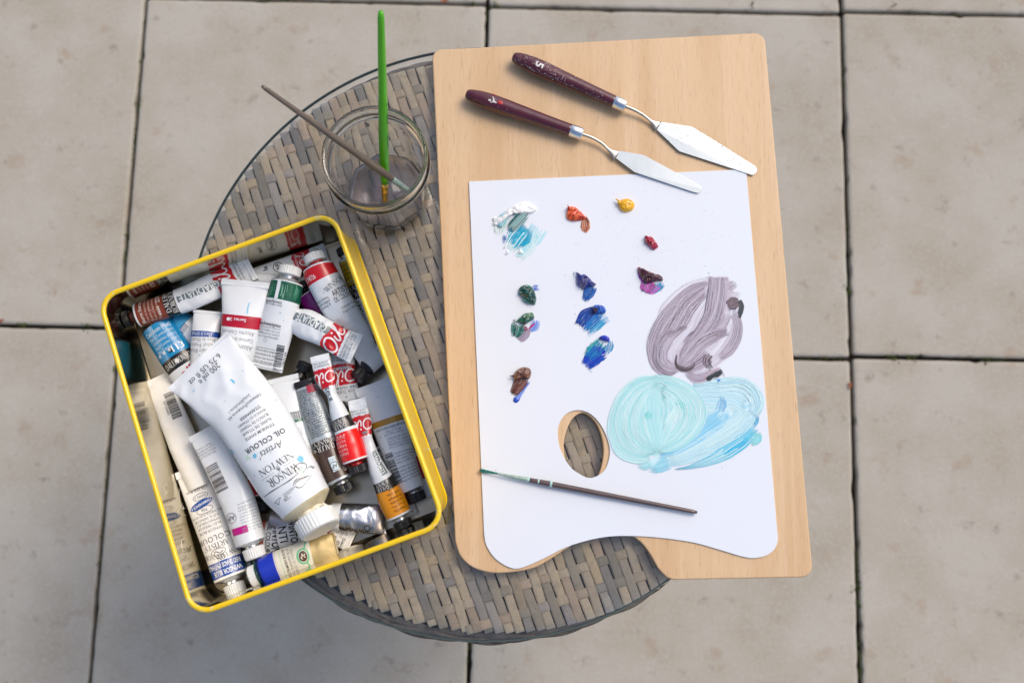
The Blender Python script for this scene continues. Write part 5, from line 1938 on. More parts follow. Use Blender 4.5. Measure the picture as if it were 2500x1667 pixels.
T = Tube([('D', 560, 120), ('D', 545, 250), ('D', 560, 360), ('D', 590, 560)], [1.5, 1.9, 1.9, 1.8], [190, 210, 210, 210], [1.6, 1.5, 1.1, 0.3], seed=15)
T.build('white tube with a dark red torn patch beneath the crumpled grey striped tube', M_WHITE, [(0.33, 0.70, OILRED, 0.02)], None)
T.draw(oil2d(105 * T.k), 0.54, 0.05, 'f4f0f0', 180)
T.patch('printed_stripe', 0.37, 0.43, -0.75, 0.65, enamel('9a6f78'), 0.01)
T.text('GRADUATE', 0.40, 0.0, 22, 'eee8e8', 180, 0.01)
T.lines(['For further information', 'England, Ireland, Indonesia', 'www.rowney.com'][::-1], 0.28, 0, 16, 22, '3a3d44', 180, fit=180)
T.lines(['COLOUR . COULEUR A', 'FARBE . COLOR AL O'][::1], 0.82, 0, 22, 30, '2a2d33', 180, fit=190)
T.finish()

T = Tube([('D', 790, 700), ('D', 960, 1210)], [0.9, 0.7], [150, 170], [1.3, 0.5], seed=20, wr=0.03)
T.build('narrow tube with an olive and black label squeezed between two white tubes', M_WHITE, [(0.05, 0.26, enamel('6a641c')), (0.26, 0.46, BLACKB)], None)
T.patch('printed_stripe', 0.5, 0.98, -0.5, 0.5, GREYP, 0.05)
T.text('GRADUATE', 0.75, 0.0, 50, 'e4e8ea', 90, 0.02, fit=220)
T.finish()

T = Tube([('D', 588, 660), ('D', 650, 800), ('D', 730, 980)], [1.5, 1.5, 1.3], [130, 150, 160], [1.4, 1.3, 0.8], seed=19)
T.build('slim tube with a yellow label and black cap between the two red tubes', M_WHITE, [(0.0, 0.72, enamel('e6cf12', 'c9ac0a')), (0.72, 1.0, BLACKB)], (M_BLACK, 52, 60, 14, 34), shoulder=BLACKB)
T.lines(['Lemon Yellow', 'Jaune Citron', 'Zitronengelb', 'Giallo Limone', 'Amarillo Limon', 'Process'], 0.12, 0.1, 26, 38, '2a2a10', fit=130)
T.finish()

T = Tube([('D', 1215, 960), ('D', 1235, 1130), ('D', 1290, 1370)], [0.8, 0.8, 0.7], [130, 140, 150], [1.2, 1.0, 0.4], seed=21)
T.build('white tube with a red patch jammed in against the right wall of the tin', M_WHITE, [(0.15, 0.62, OILRED, 0.02)], None)
T.finish()
T = Tube([('D', 1010, 1270), ('D', 1060, 1370), ('D', 1130, 1530)], [0.5, 0.5, 0.4], [130, 130, 140], [0.8, 0.7, 0.3], seed=22)
T.build('white tube with a crimson patch under the black cap of the gold banded tube', M_WHITE, [(0.1, 0.62, RED, 0.02)], None)
T.finish()

T = Tube([('F', 265, 735), ('F', 490, 835)], [0.7, 0.5], [200, 200], [1.0, 0.3], seed=36)
T.build('flat white tube end with a red drip and small print below the silver tube', M_IVORY, (), None, crimp=0.08)
T.draw(line2d([(-0.006, 0.004), (-0.002, 0.003), (0.002, 0.0), (0.006, -0.0035)], [0.001, 0.0028, 0.0034, 0.0008], n=16), 0.3, 0.35, 'a80f20')
T.lines(['COLOUR . COULEUR', 'OLIE . COLORE', 'DUMMEE . COLOR'], 0.42, 0.0, 26, 36, '3a3130', fit=200)
T.text('L C VII', 0.1, 0.2, 46, '2a2425', 0, 0.02)
T.finish()

T = Tube([('F', 318, 630), ('F', 420, 636), ('F', 690, 650), ('F', 755, 648)], [1.0, 1.1, 1.1, 0.9], [235, 240, 250, 255], [2.0, 1.7, 1.0, 0.3], wr=0.10, seed=23, wfreq=95)
T.build('crumpled bare silver tube lying across the lower end of the tin', M_SILVER, [(0.0, 0.2, M_WHITE), (0.84, 0.93, M_GREYFOIL)], None, crimp=0.06, crimp_mat=M_SILVER)
T.draw(line2d([(-0.004, -0.002), (0.0, 0.002), (0.003, -0.001), (0.0, -0.003), (-0.001, 0.0), (0.004, 0.003)], 0.0005, n=26), 0.70, -0.7, '1c1a18', 90)
T.text('WINTON', 0.42, -0.82, 30, '3a2420', 90, 0.01)
T.finish()

T = Tube([('E', 745, 215), ('E', 800, 400)][::-1], [1.2, 0.9], [150, 190], seed=29)
T.build('tube with a glossy crimson label and black cap poking out beneath the largest tube', M_WHITE, [(0.04, 0.9, enamel('c3092c', '9c0520'))], (M_BLACK, 66, 74, 30, 30), shoulder=BLACKB)
T.text('Crimson', 0.3, 0.5, 20, 'f0d0d6', 90)
T.finish()

T = Tube([('E', 905, 580), ('E', 1180, 640)], [1.3, 1.2], [130, 170], [0.9, 0.5], seed=34, wr=0.03)
T.build('dull grey foil tube end lying under the biggest white cap', M_GREYFOIL, (), None)
T.finish()

T = Tube([('E', 790, 730), ('E', 870, 735), ('E', 1030, 745)], [0.8, 0.9, 0.9], [260, 280, 300], [1.7, 1.4, 0.8], seed=30, wr=0.05)
T.build('white tube with a salmon label and bold black lettering across it', M_WHITE, [(0.0, 0.34, enamel('c9705c', 'b45e4a'))], None)
T.text('WINTON', 0.76, 0.0, 62, '161719', 180, 0.025, fit=250)
T.text('OIL COLOUR', 0.50, 0.0, 38, '161719', 180, 0.02, fit=245)
T.finish()
T = Tube([('E', 985, 730), ('E', 1060, 715), ('E', 1200, 690)], [1.1, 1.2, 1.2], [230, 230, 220], [1.4, 1.2, 0.6], seed=35, wr=0.12, wfreq=120)
T.build('crushed silvery tube with broken black lettering beside the salmon labelled tube', M_IVORY, (), None)
T.text('WINTON', 0.62, 0.05, 60, '161719', 180, 0.02, fit=250)
T.text('NTI', 0.25, 0.1, 60, '161719', 180, 0.01)
T.draw(ring2d(36 * T.k, 36 * T.k, 5 * T.k), 0.86, 0.2, '161719')
T.finish()

T = Tube([('E', 700, 990), ('E', 850, 910)], [0.8, 0.8], [150, 170], [1.5, 1.2], seed=37)
T.build('tube with a blackish green label in the shadow between the blue labelled tubes', M_WHITE, [(0.0, 0.95, enamel('0f2a20', '16382c'))], None)
T.lines(['VERT', 'Green', 'Grun'], 0.3, 0.0, 26, 40, 'cfd8d0', 0)
T.finish()

# --- ivory and white tubes along the left -------------------------
T = Tube([('C', 600, 1290), ('C', 432, 880), ('C', 218, 350)], [1.1, 1.1, 0.9], [236, 250, 216], [2.2, 1.6, 0.3], wr=0.13, seed=27, wfreq=55)
T.build('yellowed white tube with a barcode leaning along the left wall of the tin', M_IVORY, (), None, crimp=0.07)
T.draw(barcode2d(235 * T.k, 82 * T.k, '50730445', 5), 0.72, -0.42, '26231f', 90)
T.finish()

T = Tube([('E', 572, 1072), ('E', 420, 640), ('E', 232, 135)], [1.5, 1.5, 1.3], [292, 300, 290], [2.6, 1.9, 0.3], seed=26, wr=0.06, wfreq=45)
T.build('cream tube with a blue oval emblem and a lettered blue band at its bottom', M_IVORY, [(0.02, 0.155, enamel('1f4fa0', '173f86'))], (M_WCAP, 88, 92, 18, 40), crimp=0.06)
T.text('WINSOR BLUE', 0.058, -0.12, 42, 'eef0f2', 0, 0.02, fit=230)
T.text('RED SHADE (PHTHALO)', 0.118, 0.05, 40, 'eef0f2', 0, 0.02, fit=285)
T.draw(serif2d('WINSOR', 40 * T.k), 0.205, 0.35, '4a4030', -12)
T.draw(serif2d('NEWTON', 40 * T.k), 0.195, -0.5, '4a4030', 12)
T.draw(ring2d(62 * T.k, 28 * T.k, 5 * T.k), 0.235, 0.0, '6a604e')
T.draw(line2d([(-0.004, 0.0), (-0.001, 0.0012), (0.002, -0.0008), (0.004, 0.001)], 0.0006, n=18), 0.235, 0.0, '5a503e')
T.serif("ARTISTS'", 0.292, 0.05, 46, '4b4b4a', fit=250)
T.text('COLOUR', 0.352, 0.05, 44, '55554f', 0, 0.0, space=1.1)
T.lines(['WINSOR BLUE', 'BLEU WINSOR', 'WINSORBLAU', 'AZUL WINSOR', 'BLU WINSOR (TONO ROSSO)'], 0.42, 0.05, 22, 36, '77776f', fit=270)
T.draw(ellipse2d(105 * T.k, 34 * T.k), 0.66, 0.1, '1f4fa0', 8)
T.text('PERMANENCE A', 0.66, 0.1, 22, 'f0f2f4', 8, 0.01, fit=190, off=0.0004)
T.draw(ring2d(70 * T.k, 30 * T.k, 4 * T.k), 0.605, 0.0, '3c4250')
T.text('706', 0.605, 0.0, 26, '55584f')
T.draw(ring2d(66 * T.k, 27 * T.k, 4 * T.k), 0.725, 0.0, '3c4250')
T.text('SERIES 2', 0.725, 0.0, 20, '55584f')
T.text('1.25 U.S. fl.oz.', 0.79, 0.1, 24, '66665f', fit=250)
T.draw(ellipse2d(60 * T.k, 16 * T.k), 0.935, -0.1, '58b4d8')
T.finish()

T = Tube([('E', 740, 775), ('E', 610, 380), ('C', 610, 800)], [2.7, 2.9, 3.1], [262, 290, 262], [2.5, 1.7, 0.3], seed=25, wr=0.06, wfreq=45)
T.build('white tube with a barcode and a small magenta square near its white cap', M_WHITE, (), (M_WCAP, 90, 96, 14, 34), crimp=0.05)
T.draw(rect2d(140 * T.k, 66 * T.k, 6, 2), 0.12, 0.25, 'c20c86')
T.draw(ring2d(44 * T.k, 44 * T.k, 5 * T.k), 0.245, 0.55, '7a7c80')
T.text('AP', 0.245, 0.55, 40, '6a6c70', 0, 0.01)
T.lines(['OIL COLOUR', 'HUILE EXTRA FINE', 'Permanent rose', 'Rose permanent', 'Krapprosa echt', 'Rosa permanente', 'Series/Serie 2', 'Opacity/Opacite', 'ASTM D4236', 'Conforms to'], 0.10, -0.5, 18, 26, '8a8d92', fit=150)
T.draw(barcode2d(250 * T.k, 130 * T.k, '09460506', 9), 0.60, 0.52, '3c3030', 90)
T.lines(['Manufactured by', 'Winsor & Newton', 'London HA3 5RH England', 'Made in Europe'], 0.80, 0.45, 18, 25, '8a8d92', fit=200)
T.finish()

# --- tubes of the upper half --------------------------------------
T = Tube([('A', 545, 1005), ('A', 715, 1270), ('A', 880, 1520)], [1.4, 1.5, 1.4], [285, 292, 300], [2.5, 2.0, 0.8], seed=2)
T.build('tube with a bright cerulean blue label and a black band, below the rust labelled tube', M_WHITE, [(0.0, 0.50, enamel('1186bd', '0a74ab')), (0.50, 0.66, BLACKB)], (M_BLACK, 75, 80, 20, 40), shoulder=M_SHOULDER)
T.text('Caeruleum (Hue)', 0.085, 0.0, 40, 'e6f0f4', 0, 0.0, fit=225)
T.lines(['Bleu de Caeruleum (Imit.)', 'Coelinblau (Imit.)', 'Azul Ceruleo (Imit.)', 'Blu Ceruleo (Imit.)'], 0.165, 0.05, 27, 42, 'd4e6ee', fit=215)
T.text('113', 0.42, 0.42, 54, 'eef4f6', 0, 0.02)
T.draw(rect2d(34 * T.k, 34 * T.k, 2, 2), 0.42, 0.0, '10222c')
T.text('* * *', 0.42, -0.38, 50, 'eef4f6', 0, 0.01)
T.serif('DALER', 0.58, -0.40, 46, 'ece9e4', fit=120)
T.serif('ROWNEY', 0.58, 0.46, 46, 'ece9e4', fit=130)
T.draw(([(-22 * T.k, 0), (0, -22 * T.k), (22 * T.k, 0), (0, 22 * T.k)], [(0, 1, 2, 3)]), 0.58, -0.02, 'ece9e4')
T.text('oil', 0.76, 0.1, 80, 'b0104a', 0, 0.03)
T.finish()

T = Tube([('A', 372, 905), ('A', 610, 830), ('A', 900, 715), ('A', 1120, 610), ('A', 1345, 495)], [2.5, 2.6, 2.7, 2.5, 2.4], [205, 210, 232, 236, 230], [1.9, 1.7, 1.1, 0.6, 0.3], wr=0.14, seed=1)
T.build('tube with a rust brown label and black cap in the tin corner', M_WHITE, [(0.015, 0.245, enamel('8a3a22', '6f2a18')), (0.245, 0.345, BLACKB), (0.675, 0.845, OILRED, 0.014)], (M_BLACK, 74, 58, 44, 20), shoulder=enamel('5a2416'))
T.text('Burnt Sienna', 0.055, -0.05, 30, 'f0e6da', 0, 0.01, fit=180)
T.lines(['Terre de Sienne brulee', 'Siena gebrannt', 'Terra di Siena bruciata', 'Tierra Siena tostada'], 0.095, -0.05, 22, 34, 'e0cfc0', fit=180)
T.text('****  221', 0.21, 0.1, 32, 'f2eadf', 0, 0.01, fit=190)
dr_band(T, 0.297, 42, fit=190)
T.patch('printed_stripe', 0.36, 0.715, -0.26, 0.22, GREYP, 0.05, seed=3)
T.text('GRADUATE', 0.54, -0.02, 60, 'e9edee', 90, 0.02, fit=345)
T.draw(oil2d(118 * T.k), 0.762, 0.0, 'f5f0f0')
T.lines(['WATER MIXABLE OIL', 'COULEUR A L HUILE'], 0.875, 0.2, 20, 28, '2b3038', fit=190)
T.finish()

T = Tube([('A', 935, 1420), ('A', 945, 1085), ('A', 972, 868)], [2.0, 2.3, 2.4], [230, 238, 248], [2.2, 1.5, 0.3], seed=4)
T.build('white tube with a narrow dark blue band beside the crimson banded tube', M_WHITE, [(0.585, 0.665, enamel('1d4a9c', '163c84'))], None)
T.text('37ml (1.25 US fl oz)', 0.625, 0.1, 22, 'e8edf2', 0, 0.01, fit=170)
for i, s in enumerate(['Bleu de Phtalo', 'Azul Ftalo', 'Phthalo Blue']):
    T.text(s, 0.535 - i * 0.088, 0.0, 36, '8d9096', 0, res=1, fit=200)
T.finish()

T = Tube([('A', 1165, 1480), ('A', 1220, 1200), ('A', 1252, 960), ('A', 1292, 612)], [2.4, 2.9, 3.2, 3.6], [268, 300, 335, 412], [2.6, 2.3, 1.6, 0.3], seed=5, wr=0.03)
T.build('white tube with a crimson band standing upright in the upper middle of the tin', M_WHITE, [(0.545, 0.665, enamel('b8082a', '98061f'))], None, crimp=0.06)
T.text('Series 2', 0.615, 0.05, 30, 'f4e9ea', 0, 0.01)
T.draw(ellipse2d(17 * T.k, 17 * T.k, 16), 0.615, 0.55, 'f4f0f0')
for i, s in enumerate(['Alizarine Cramoisie', 'Carmesi de Alizarina', 'Alizarin Crimson']):
    T.text(s, 0.495 - i * 0.068, 0.0, 36, '8d9096', 0, res=1, fit=270)
T.draw(line2d([(0, -0.004), (0.0006, 0.0), (0.0002, 0.005)], 0.0010, n=8), 0.75, -0.35, '86c4e0')
T.finish()

T = Tube([('B', 352, 632), ('B', 322, 760), ('B', 262, 1010), ('B', 180, 1370)], [3.1, 3.1, 3.0, 2.7], [276, 290, 296, 262], [2.55, 2.3, 1.7, 0.4], seed=6)
T.build('white tube with a streaked dark green band and a white cap', M_WHITE, [(0.015, 0.225, enamel('0d5a40', '0a4632'))], (M_WCAP, 96, 78, 22, 46))
rs = random.Random(9)
for i in range(60):
    x = rs.uniform(-0.92, 0.9)
    T.draw(line2d([(0, -rs.uniform(0.001, 0.006)), (0.0003, 0), (0, rs.uniform(0.001, 0.006))], rs.uniform(0.0001, 0.0004), n=6), rs.uniform(0.075, 0.165), x, rs.choice(('2f8a66', '6fb898', '0a3a2a', '1c7a58', 'a9d4c0')), off=0.00016)
T.draw(rect2d(30 * T.k, 168 * T.k, 2, 10), 0.118, -0.24, 'e4e8e9', 0, 0.0003)
T.text('Pigment/Pigmento(s)', 0.262, -0.35, 23, '3a3d42', 0, 0.01, fit=150)
T.text('PG7 Phthalo Green', 0.297, -0.3, 20, '77797e', 0, fit=150)
T.text('Binder/Bindemittel/Agglutinante', 0.50, -0.28, 24, '3a3d42', 0, 0.012, fit=190)
T.lines(['Cold pressed linseed oil', 'Huile de lin raffinee a base d acali', 'Raffiniertes Leinol', 'Aceite de linaza refinado alquidico'], 0.535, -0.25, 20, 28, '77797e', fit=185)
T.draw(ring2d(0.0016, 0.0016, 0.00025, 4), 0.69, -0.38, '55575c', 0)
T.lines(['This product contains a', 'chemical known to the State of', 'California to cause cancer and birth', 'defects or other reproductive harm.'], 0.80, -0.2, 21, 30, '44464b', fit=200)
T.draw(rect2d(215 * T.k, 3 * T.k, 8, 1), 0.775, -0.2, '55575c')
T.draw(rect2d(215 * T.k, 3 * T.k, 8, 1), 0.94, -0.2, '55575c')
T.draw(barcode2d(210 * T.k, 62 * T.k, '7746301224', 3), 0.855, 0.62, '2b2b2d', 90)
T.finish()

T = Tube([('B', 618, 500), ('B', 655, 590), ('B', 800, 850), ('B', 930, 1060), ('B', 1065, 1300)], [3.2, 3.2, 2.8, 2.3, 1.9], [270, 286, 290, 262, 190], [2.5, 2.4, 2.0, 1.2, 0.5], roll=[0, 0, 0, 0, -18], wr=0.16, seed=7, wfreq=80)
T.build('white tube with a bright red band and ridged white cap, its end folded over', M_WHITE, [(0.02, 0.135, enamel('d01420', 'b00f1a'))], (M_WCAP, 92, 76, 20, 30, enamel('b8201c')))
T.text('174726', 0.095, -0.62, 22, 'f6e6e6', 0, 0.01)
T.draw(serif2d('WINSOR', 42 * T.k), 0.225, 0.50, '2a2a2c', 14)
T.text('ARTISTS', 0.300, 0.60, 44, '2a2a2c', 0, 0.01, fit=150)
T.text('OIL COLOUR', 0.355, 0.55, 40, '2a2a2c', 0, 0.0, fit=160)
T.lines(['Cadmium Red', 'Rouge de cadmium'], 0.44, 0.55, 20, 34, '66686c', fit=130)
T.lines(['Winsor & Newton', 'London England', 'Series 4'], 0.30, -0.6, 20, 28, '55575c', fit=110)
T.draw(barcode2d(150 * T.k, 70 * T.k, '8 849', 8), 0.66, -0.62, '2b2b2d', 90)
T.finish()

T = Tube([('B', 400, 940), ('B', 520, 985), ('B', 680, 1060), ('B', 800, 1130), ('B', 945, 1195)], [2.7, 3.2, 3.6, 3.8, 3.8], [200, 262, 236, 236, 262], [1.4, 1.4, 1.0, 0.6, 0.3], wr=0.22, seed=9, wfreq=85)
T.build('crumpled white tube with a grey stripe and red patch, its flat end pointing right', M_WHITE, [(0.56, 0.80, OILRED, 0.016)], None, crimp=0.06)
T.patch('printed_stripe', 0.06, 0.58, -0.05, 0.55, GREYP, 0.05, seed=5)
T.text('GRADUATE', 0.33, 0.25, 66, 'e9edee', 90, 0.02, fit=275)
T.draw(oil2d(125 * T.k), 0.69, 0.0, 'f5f0f0')
T.lines(['WATER MIXABLE OIL COLOUR', 'PEINTURE A L HUILE', 'COLORE AD OLIO'], 0.845, 0.0, 18, 25, '2b3038', fit=220)
T.finish()

# --- tubes of the right half --------------------------------------
T = Tube([('D', 300, 1280), ('D', 190, 1000), ('D', 100, 680), ('D', 30, 350)], [1.9, 2.1, 2.3, 2.3], [230, 260, 268, 280], [2.3, 2.0, 1.4, 0.3], seed=38)
T.build('white tube with a thin green stripe under the right edge of the largest tube', M_WHITE, [(0.575, 0.600, enamel('0e6a50'))], None, crimp=0.05)
T.draw(rect2d(260 * T.k, 5 * T.k, 10, 1), 0.665, 0, '0e5a44')
T.draw(barcode2d(150 * T.k, 62 * T.k, None, 12), 0.632, -0.45, '4a4d55', 0)
for i in range(3):
    T.text('Oil colour for artists conforms to ASTM D4236 Permanent', 0.36, -0.55 + i * 0.14, 17, '70747a', 90, res=1, fit=330)
T.draw(ellipse2d(25 * T.k, 50 * T.k), 0.245, -0.68, 'c9a35a')
T.text('AAA', 0.245, -0.68, 16, 'f2ead8', 90, 0.01, off=0.0004)
T.finish()

T = Tube([('D', 525, 1225), ('D', 458, 1080), ('D', 400, 905), ('D', 300, 640), ('D', 212, 375)], [2.5, 2.6, 2.6, 2.6, 2.6], [236, 244, 240, 232, 170], [2.2, 2.1, 1.8, 1.3, 0.5], wr=0.04, seed=13)
T.build('foil tube with a dark brown label, a pale seal sticker and rows of small print', mat('brushed_foil', C('b9c3c8'), 0.42, 0.45, bump=0.2, bscale=120), [(0.02, 0.30, enamel('4a372d', '3c2c24')), (0.30, 0.405, BLACKB), (0.93, 0.99, BLACKB)], (M_BLACK, 84, 74, 14, 24), shoulder=M_SHOULDER, crimp_mat=BLACKB)
dr_band(T, 0.352, 40, fit=190)
T.patch('sticker', 0.09, 0.225, -0.42, 0.05, ink('cfe0e4'), 0, 0.0002)
T.draw(ring2d(33 * T.k, 33 * T.k, 4 * T.k), 0.135, -0.19, '2a3a40', 0, 0.0004)
T.text('AP', 0.135, -0.19, 28, '2a3a40', 0, 0.01, off=0.0004)
T.lines(['ARTISTS QUALITY', 'CONFORMS TO', 'ASTM D4236'], 0.205, -0.19, 11, 16, '2a3a40', 180, fit=80)
T.text('111014 223', 0.14, -0.72, 22, 'e6ded4', 90)
for i in range(21):
    T.text(MICRO[i % len(MICRO)] + ' ' + MICRO[(i * 5 + 3) % len(MICRO)][:10], 0.455 + i * 0.0222, -0.05, 19, '1f2328', 0, 0.01, res=1, fit=190)
T.patch('red_paint_smear', 0.86, 0.93, -0.8, -0.1, enamel('c0304a'), 0.12, 0.0004, seed=9)
T.finish()

T = Tube([('D', 188, 340), ('D', 150, 430)], [1.6, 1.4], [130, 150], [1.3, 1.2], seed=39)
T.build('tube showing only its black ridged cap behind the brown labelled foil tube', BLACKB, (), (M_BLACK, 62, 70, 12, 40), shoulder=BLACKB)
T.finish()

T = Tube([('D', 655, 1060), ('D', 612, 930), ('D', 572, 800), ('D', 515, 660), ('D', 455, 500), ('D', 395, 350), ('D', 350, 165)], [3.3, 3.4, 3.4, 3.5, 3.6, 3.7, 3.7], [218, 226, 196, 150, 84, 168, 160], [2.1, 2.0, 1.7, 1.3, 0.9, 0.6, 0.3], roll=[0, 0, 0, -10, -25, -8, 0], wr=0.12, seed=14)
T.build('twisted tube with a bright red label and black cap on top of the heap', M_WHITE, [(0.015, 0.27, enamel('ee1410', 'd80e0c')), (0.298, 0.405, BLACKB), (0.70, 0.875, OILRED, 0.014)], (M_BLACK, 80, 66, 18, 22), shoulder=enamel('b01014'), crimp=0.06)
T.text('* * *', 0.245, 0.45, 30, 'f4e2e0', 0, 0.01)
T.lines(['Cadmium Red', 'Rouge de Cadm', 'Kadmiumrot', 'Rosso di Cadm', 'Rojo de Cadmio'], 0.08, 0.55, 24, 32, 'f2d6d2', 0, fit=85)
T.serif('DALER', 0.327, 0.25, 38, 'ece9e4', fit=110)
T.serif('ROWNEY', 0.372, 0.20, 38, 'ece9e4', fit=120)
T.draw(oil2d(96 * T.k), 0.792, 0.0, 'f5f0f0')
T.patch('printed_stripe', 0.575, 0.70, -0.35, 0.35, GREYP, 0.06, seed=2)
T.text('GR', 0.64, 0.0, 46, 'e9edee', 90, 0.02)
T.lines(['WATER MIXABLE OIL', 'COLORE AD OLIO'], 0.90, 0.0, 17, 24, '55585e', fit=130)
T.finish()

T = Tube([('D', 1138, 1300), ('D', 1040, 1060), ('D', 935, 720), ('D', 822, 395)], [1.5, 1.7, 1.9, 2.1], [226, 264, 306, 372], [2.2, 2.0, 1.3, 0.3], seed=17)
T.build('long white tube with a gold band, a barcode and rows of print', M_WHITE, [(0.605, 0.66, enamel('b8892a', 'a0741c'))], (M_BLACK, 84, 78, 12, 26), shoulder=M_SHOULDER, crimp=0.08)
T.text('www.gamblincolors.com', 0.575, -0.1, 27, '5a5d68', 0, 0.006, fit=265)
T.lines(['Portland, Oregon USA', 'Made in USA'][::-1], 0.545, -0.15, 17, -24, '7a7d88', 0, fit=170)
T.lines(['ARTIST GRADE OIL COLOR', 'HUILE COULEUR FINE', 'ARTIST OIL COLOUR', 'OLEO EXTRA FINO'][::-1], 0.485, -0.25, 18, -25, '70737e', 0, fit=170)
for i in range(9):
    T.text(MICRO[(i * 3) % len(MICRO)], 0.10 + i * 0.029 + (0.012 if i > 4 else 0), -0.33, 17, '6d707a', 0, 0.006, res=1, fit=150)
T.draw(barcode2d(262 * T.k, 66 * T.k, '729911 14962', 21), 0.235, 0.55, '33353c', 90)
T.finish()

T = Tube([('D', 1025, 1525), ('D', 965, 1395), ('D', 905, 1255), ('D', 850, 1150), ('D', 795, 1010), ('D', 752, 870), ('D', 708, 725), ('D', 665, 540)], [2.1, 2.3, 2.6, 2.9, 3.1, 3.2, 3.3, 3.3], [222, 232, 196, 152, 108, 92, 160, 150], [2.0, 2.0, 1.7, 1.3, 0.9, 0.7, 0.5, 0.3], wr=0.10, seed=18)
T.build('slim twisted tube with an orange label and a black cap', M_WHITE, [(0.015, 0.235, enamel('ee9a10', 'dc880a')), (0.235, 0.325, BLACKB), (0.70, 0.865, OILRED, 0.013)], (M_BLACK, 78, 64, 26, 22), shoulder=M_SHOULDER, crimp=0.08)
T.lines(['Cadmium Yellow', 'Deep Hue', 'Jaune de Cadmium', 'Kadmiumgelb', 'Giallo Cadmio', '618'], 0.05, -0.35, 24, 38, '5a3a08', 0, fit=110)
T.serif('DALER', 0.258, 0.25, 38, 'ece9e4', fit=105)
T.serif('ROWNEY', 0.302, 0.20, 38, 'ece9e4', fit=110)
T.patch('printed_stripe', 0.36, 0.56, -0.85, -0.25, GREYP, 0.06, seed=8)
T.text('GRADUATE', 0.46, -0.55, 34, 'e9edee', 90, 0.02, fit=190)
T.draw(oil2d(92 * T.k), 0.79, 0.05, 'f5f0f0')
T.patch('printed_plate', 0.715, 0.735, -0.4, 0.35, GREYP, 0.01)
T.lines(['WATER MIXABLE OIL', 'COLOUR . COULEUR'], 0.885, 0.0, 16, 23, '70747a', fit=125)
T.finish()

# --- the blue labelled tube at the bottom -------------------------
T = Tube([('E', 850, 1030), ('E', 960, 985), ('E', 1150, 915), ('E', 1320, 866), ('E', 1480, 822)], [3.0, 3.0, 2.9, 2.8, 2.6], [244, 258, 262, 266, 270], [2.3, 2.1, 1.6, 0.9, 0.3], wr=0.035, seed=28)
T.build('tube with a glossy blue label, green ringed emblem and pale gold end', mat('cream_label', C('ddd8c6'), 0.45, vary=0.4, vscale=40, dark=C('d0c8ae')), [(0.0, 0.20, enamel('0d2fb8', '0a2496')), (0.66, 1.0 - 0.02, M_GOLD)], (M_WCAP, 92, 86, 10, 26), shoulder=enamel('1a2a78'), crimp=0.03, crimp_mat=M_GOLD)
T.text('ULTRAMARIN BLAUW', 0.335, 0.0, 22, '4a4640', 0, 0.012, fit=225)
T.text('ULTRAMARINE BLUE', 0.385, 0.0, 20, '77736a', 0, 0.0, fit=215)
T.text('BLEU OUTREMER', 0.43, 0.0, 20, '8a867c', 0, 0.0, fit=190)
T.draw(rect2d(200 * T.k, 4 * T.k, 6, 1), 0.285, 0, '9cc8ae')
T.draw(ring2d(60 * T.k, 46 * T.k, 13 * T.k), 0.555, 0.05, '5fbf8a')
T.draw(ellipse2d(44 * T.k, 34 * T.k), 0.555, 0.05, '4a2f20', 0, 0.0003)
T.draw(line2d([(-24 * T.k, 4 * T.k), (-6 * T.k, 14 * T.k), (6 * T.k, -2 * T.k), (22 * T.k, 6 * T.k)], 9 * T.k, n=14), 0.55, 0.05, 'd9cdb2', 0, 0.0005)
T.draw(line2d([(-16 * T.k, -16 * T.k), (2 * T.k, -8 * T.k), (16 * T.k, -18 * T.k)], 7 * T.k, n=10), 0.555, 0.05, 'd9cdb2', 0, 0.0005)
T.draw(line2d([(-115 * T.k, -30 * T.k), (-62 * T.k, -8 * T.k)], 11 * T.k), 0.575, 0.05, '5fbf8a')
T.draw(line2d([(62 * T.k, -8 * T.k), (115 * T.k, -30 * T.k)], 11 * T.k), 0.575, 0.05, '5fbf8a')
rs = random.Random(3)
for i in range(16):
    T.draw(line2d([(0, -0.008), (0, 0), (0, 0.008)], 0.00018), 0.10, -0.9 + i * 0.12, '2a4ad0')
c, d, l, n, a, b = T.frame(0)
V, F = lathe(c - d * (32 * T.k), -d, [(0, 95 * T.k), (4 * T.k, 99 * T.k), (16 * T.k, 99 * T.k), (20 * T.k, 95 * T.k)], 40)
mesh('cap_ring', V, F, enamel('0f4034'), T.root)
T.finish()

# --- the largest tube, on top of everything -----------------------
T = Tube([('E', 1207, 447), ('E', 1030, 190), ('C', 1020, 690), ('C', 760, 400), ('C', 566, 203)], [4.2, 4.3, 4.6, 4.8, 4.8], [468, 556, 590, 628, 676], [4.1, 3.7, 2.8, 1.4, 0.35], roll=[4, 3, 2, 1, 0], wr=0.30, seed=24, wfreq=30)
T.build('very large white tube with black lettering and blue stains lying on top of the heap', M_WHITE, (), None, crimp=0.03, nphi=80)
k = T.k
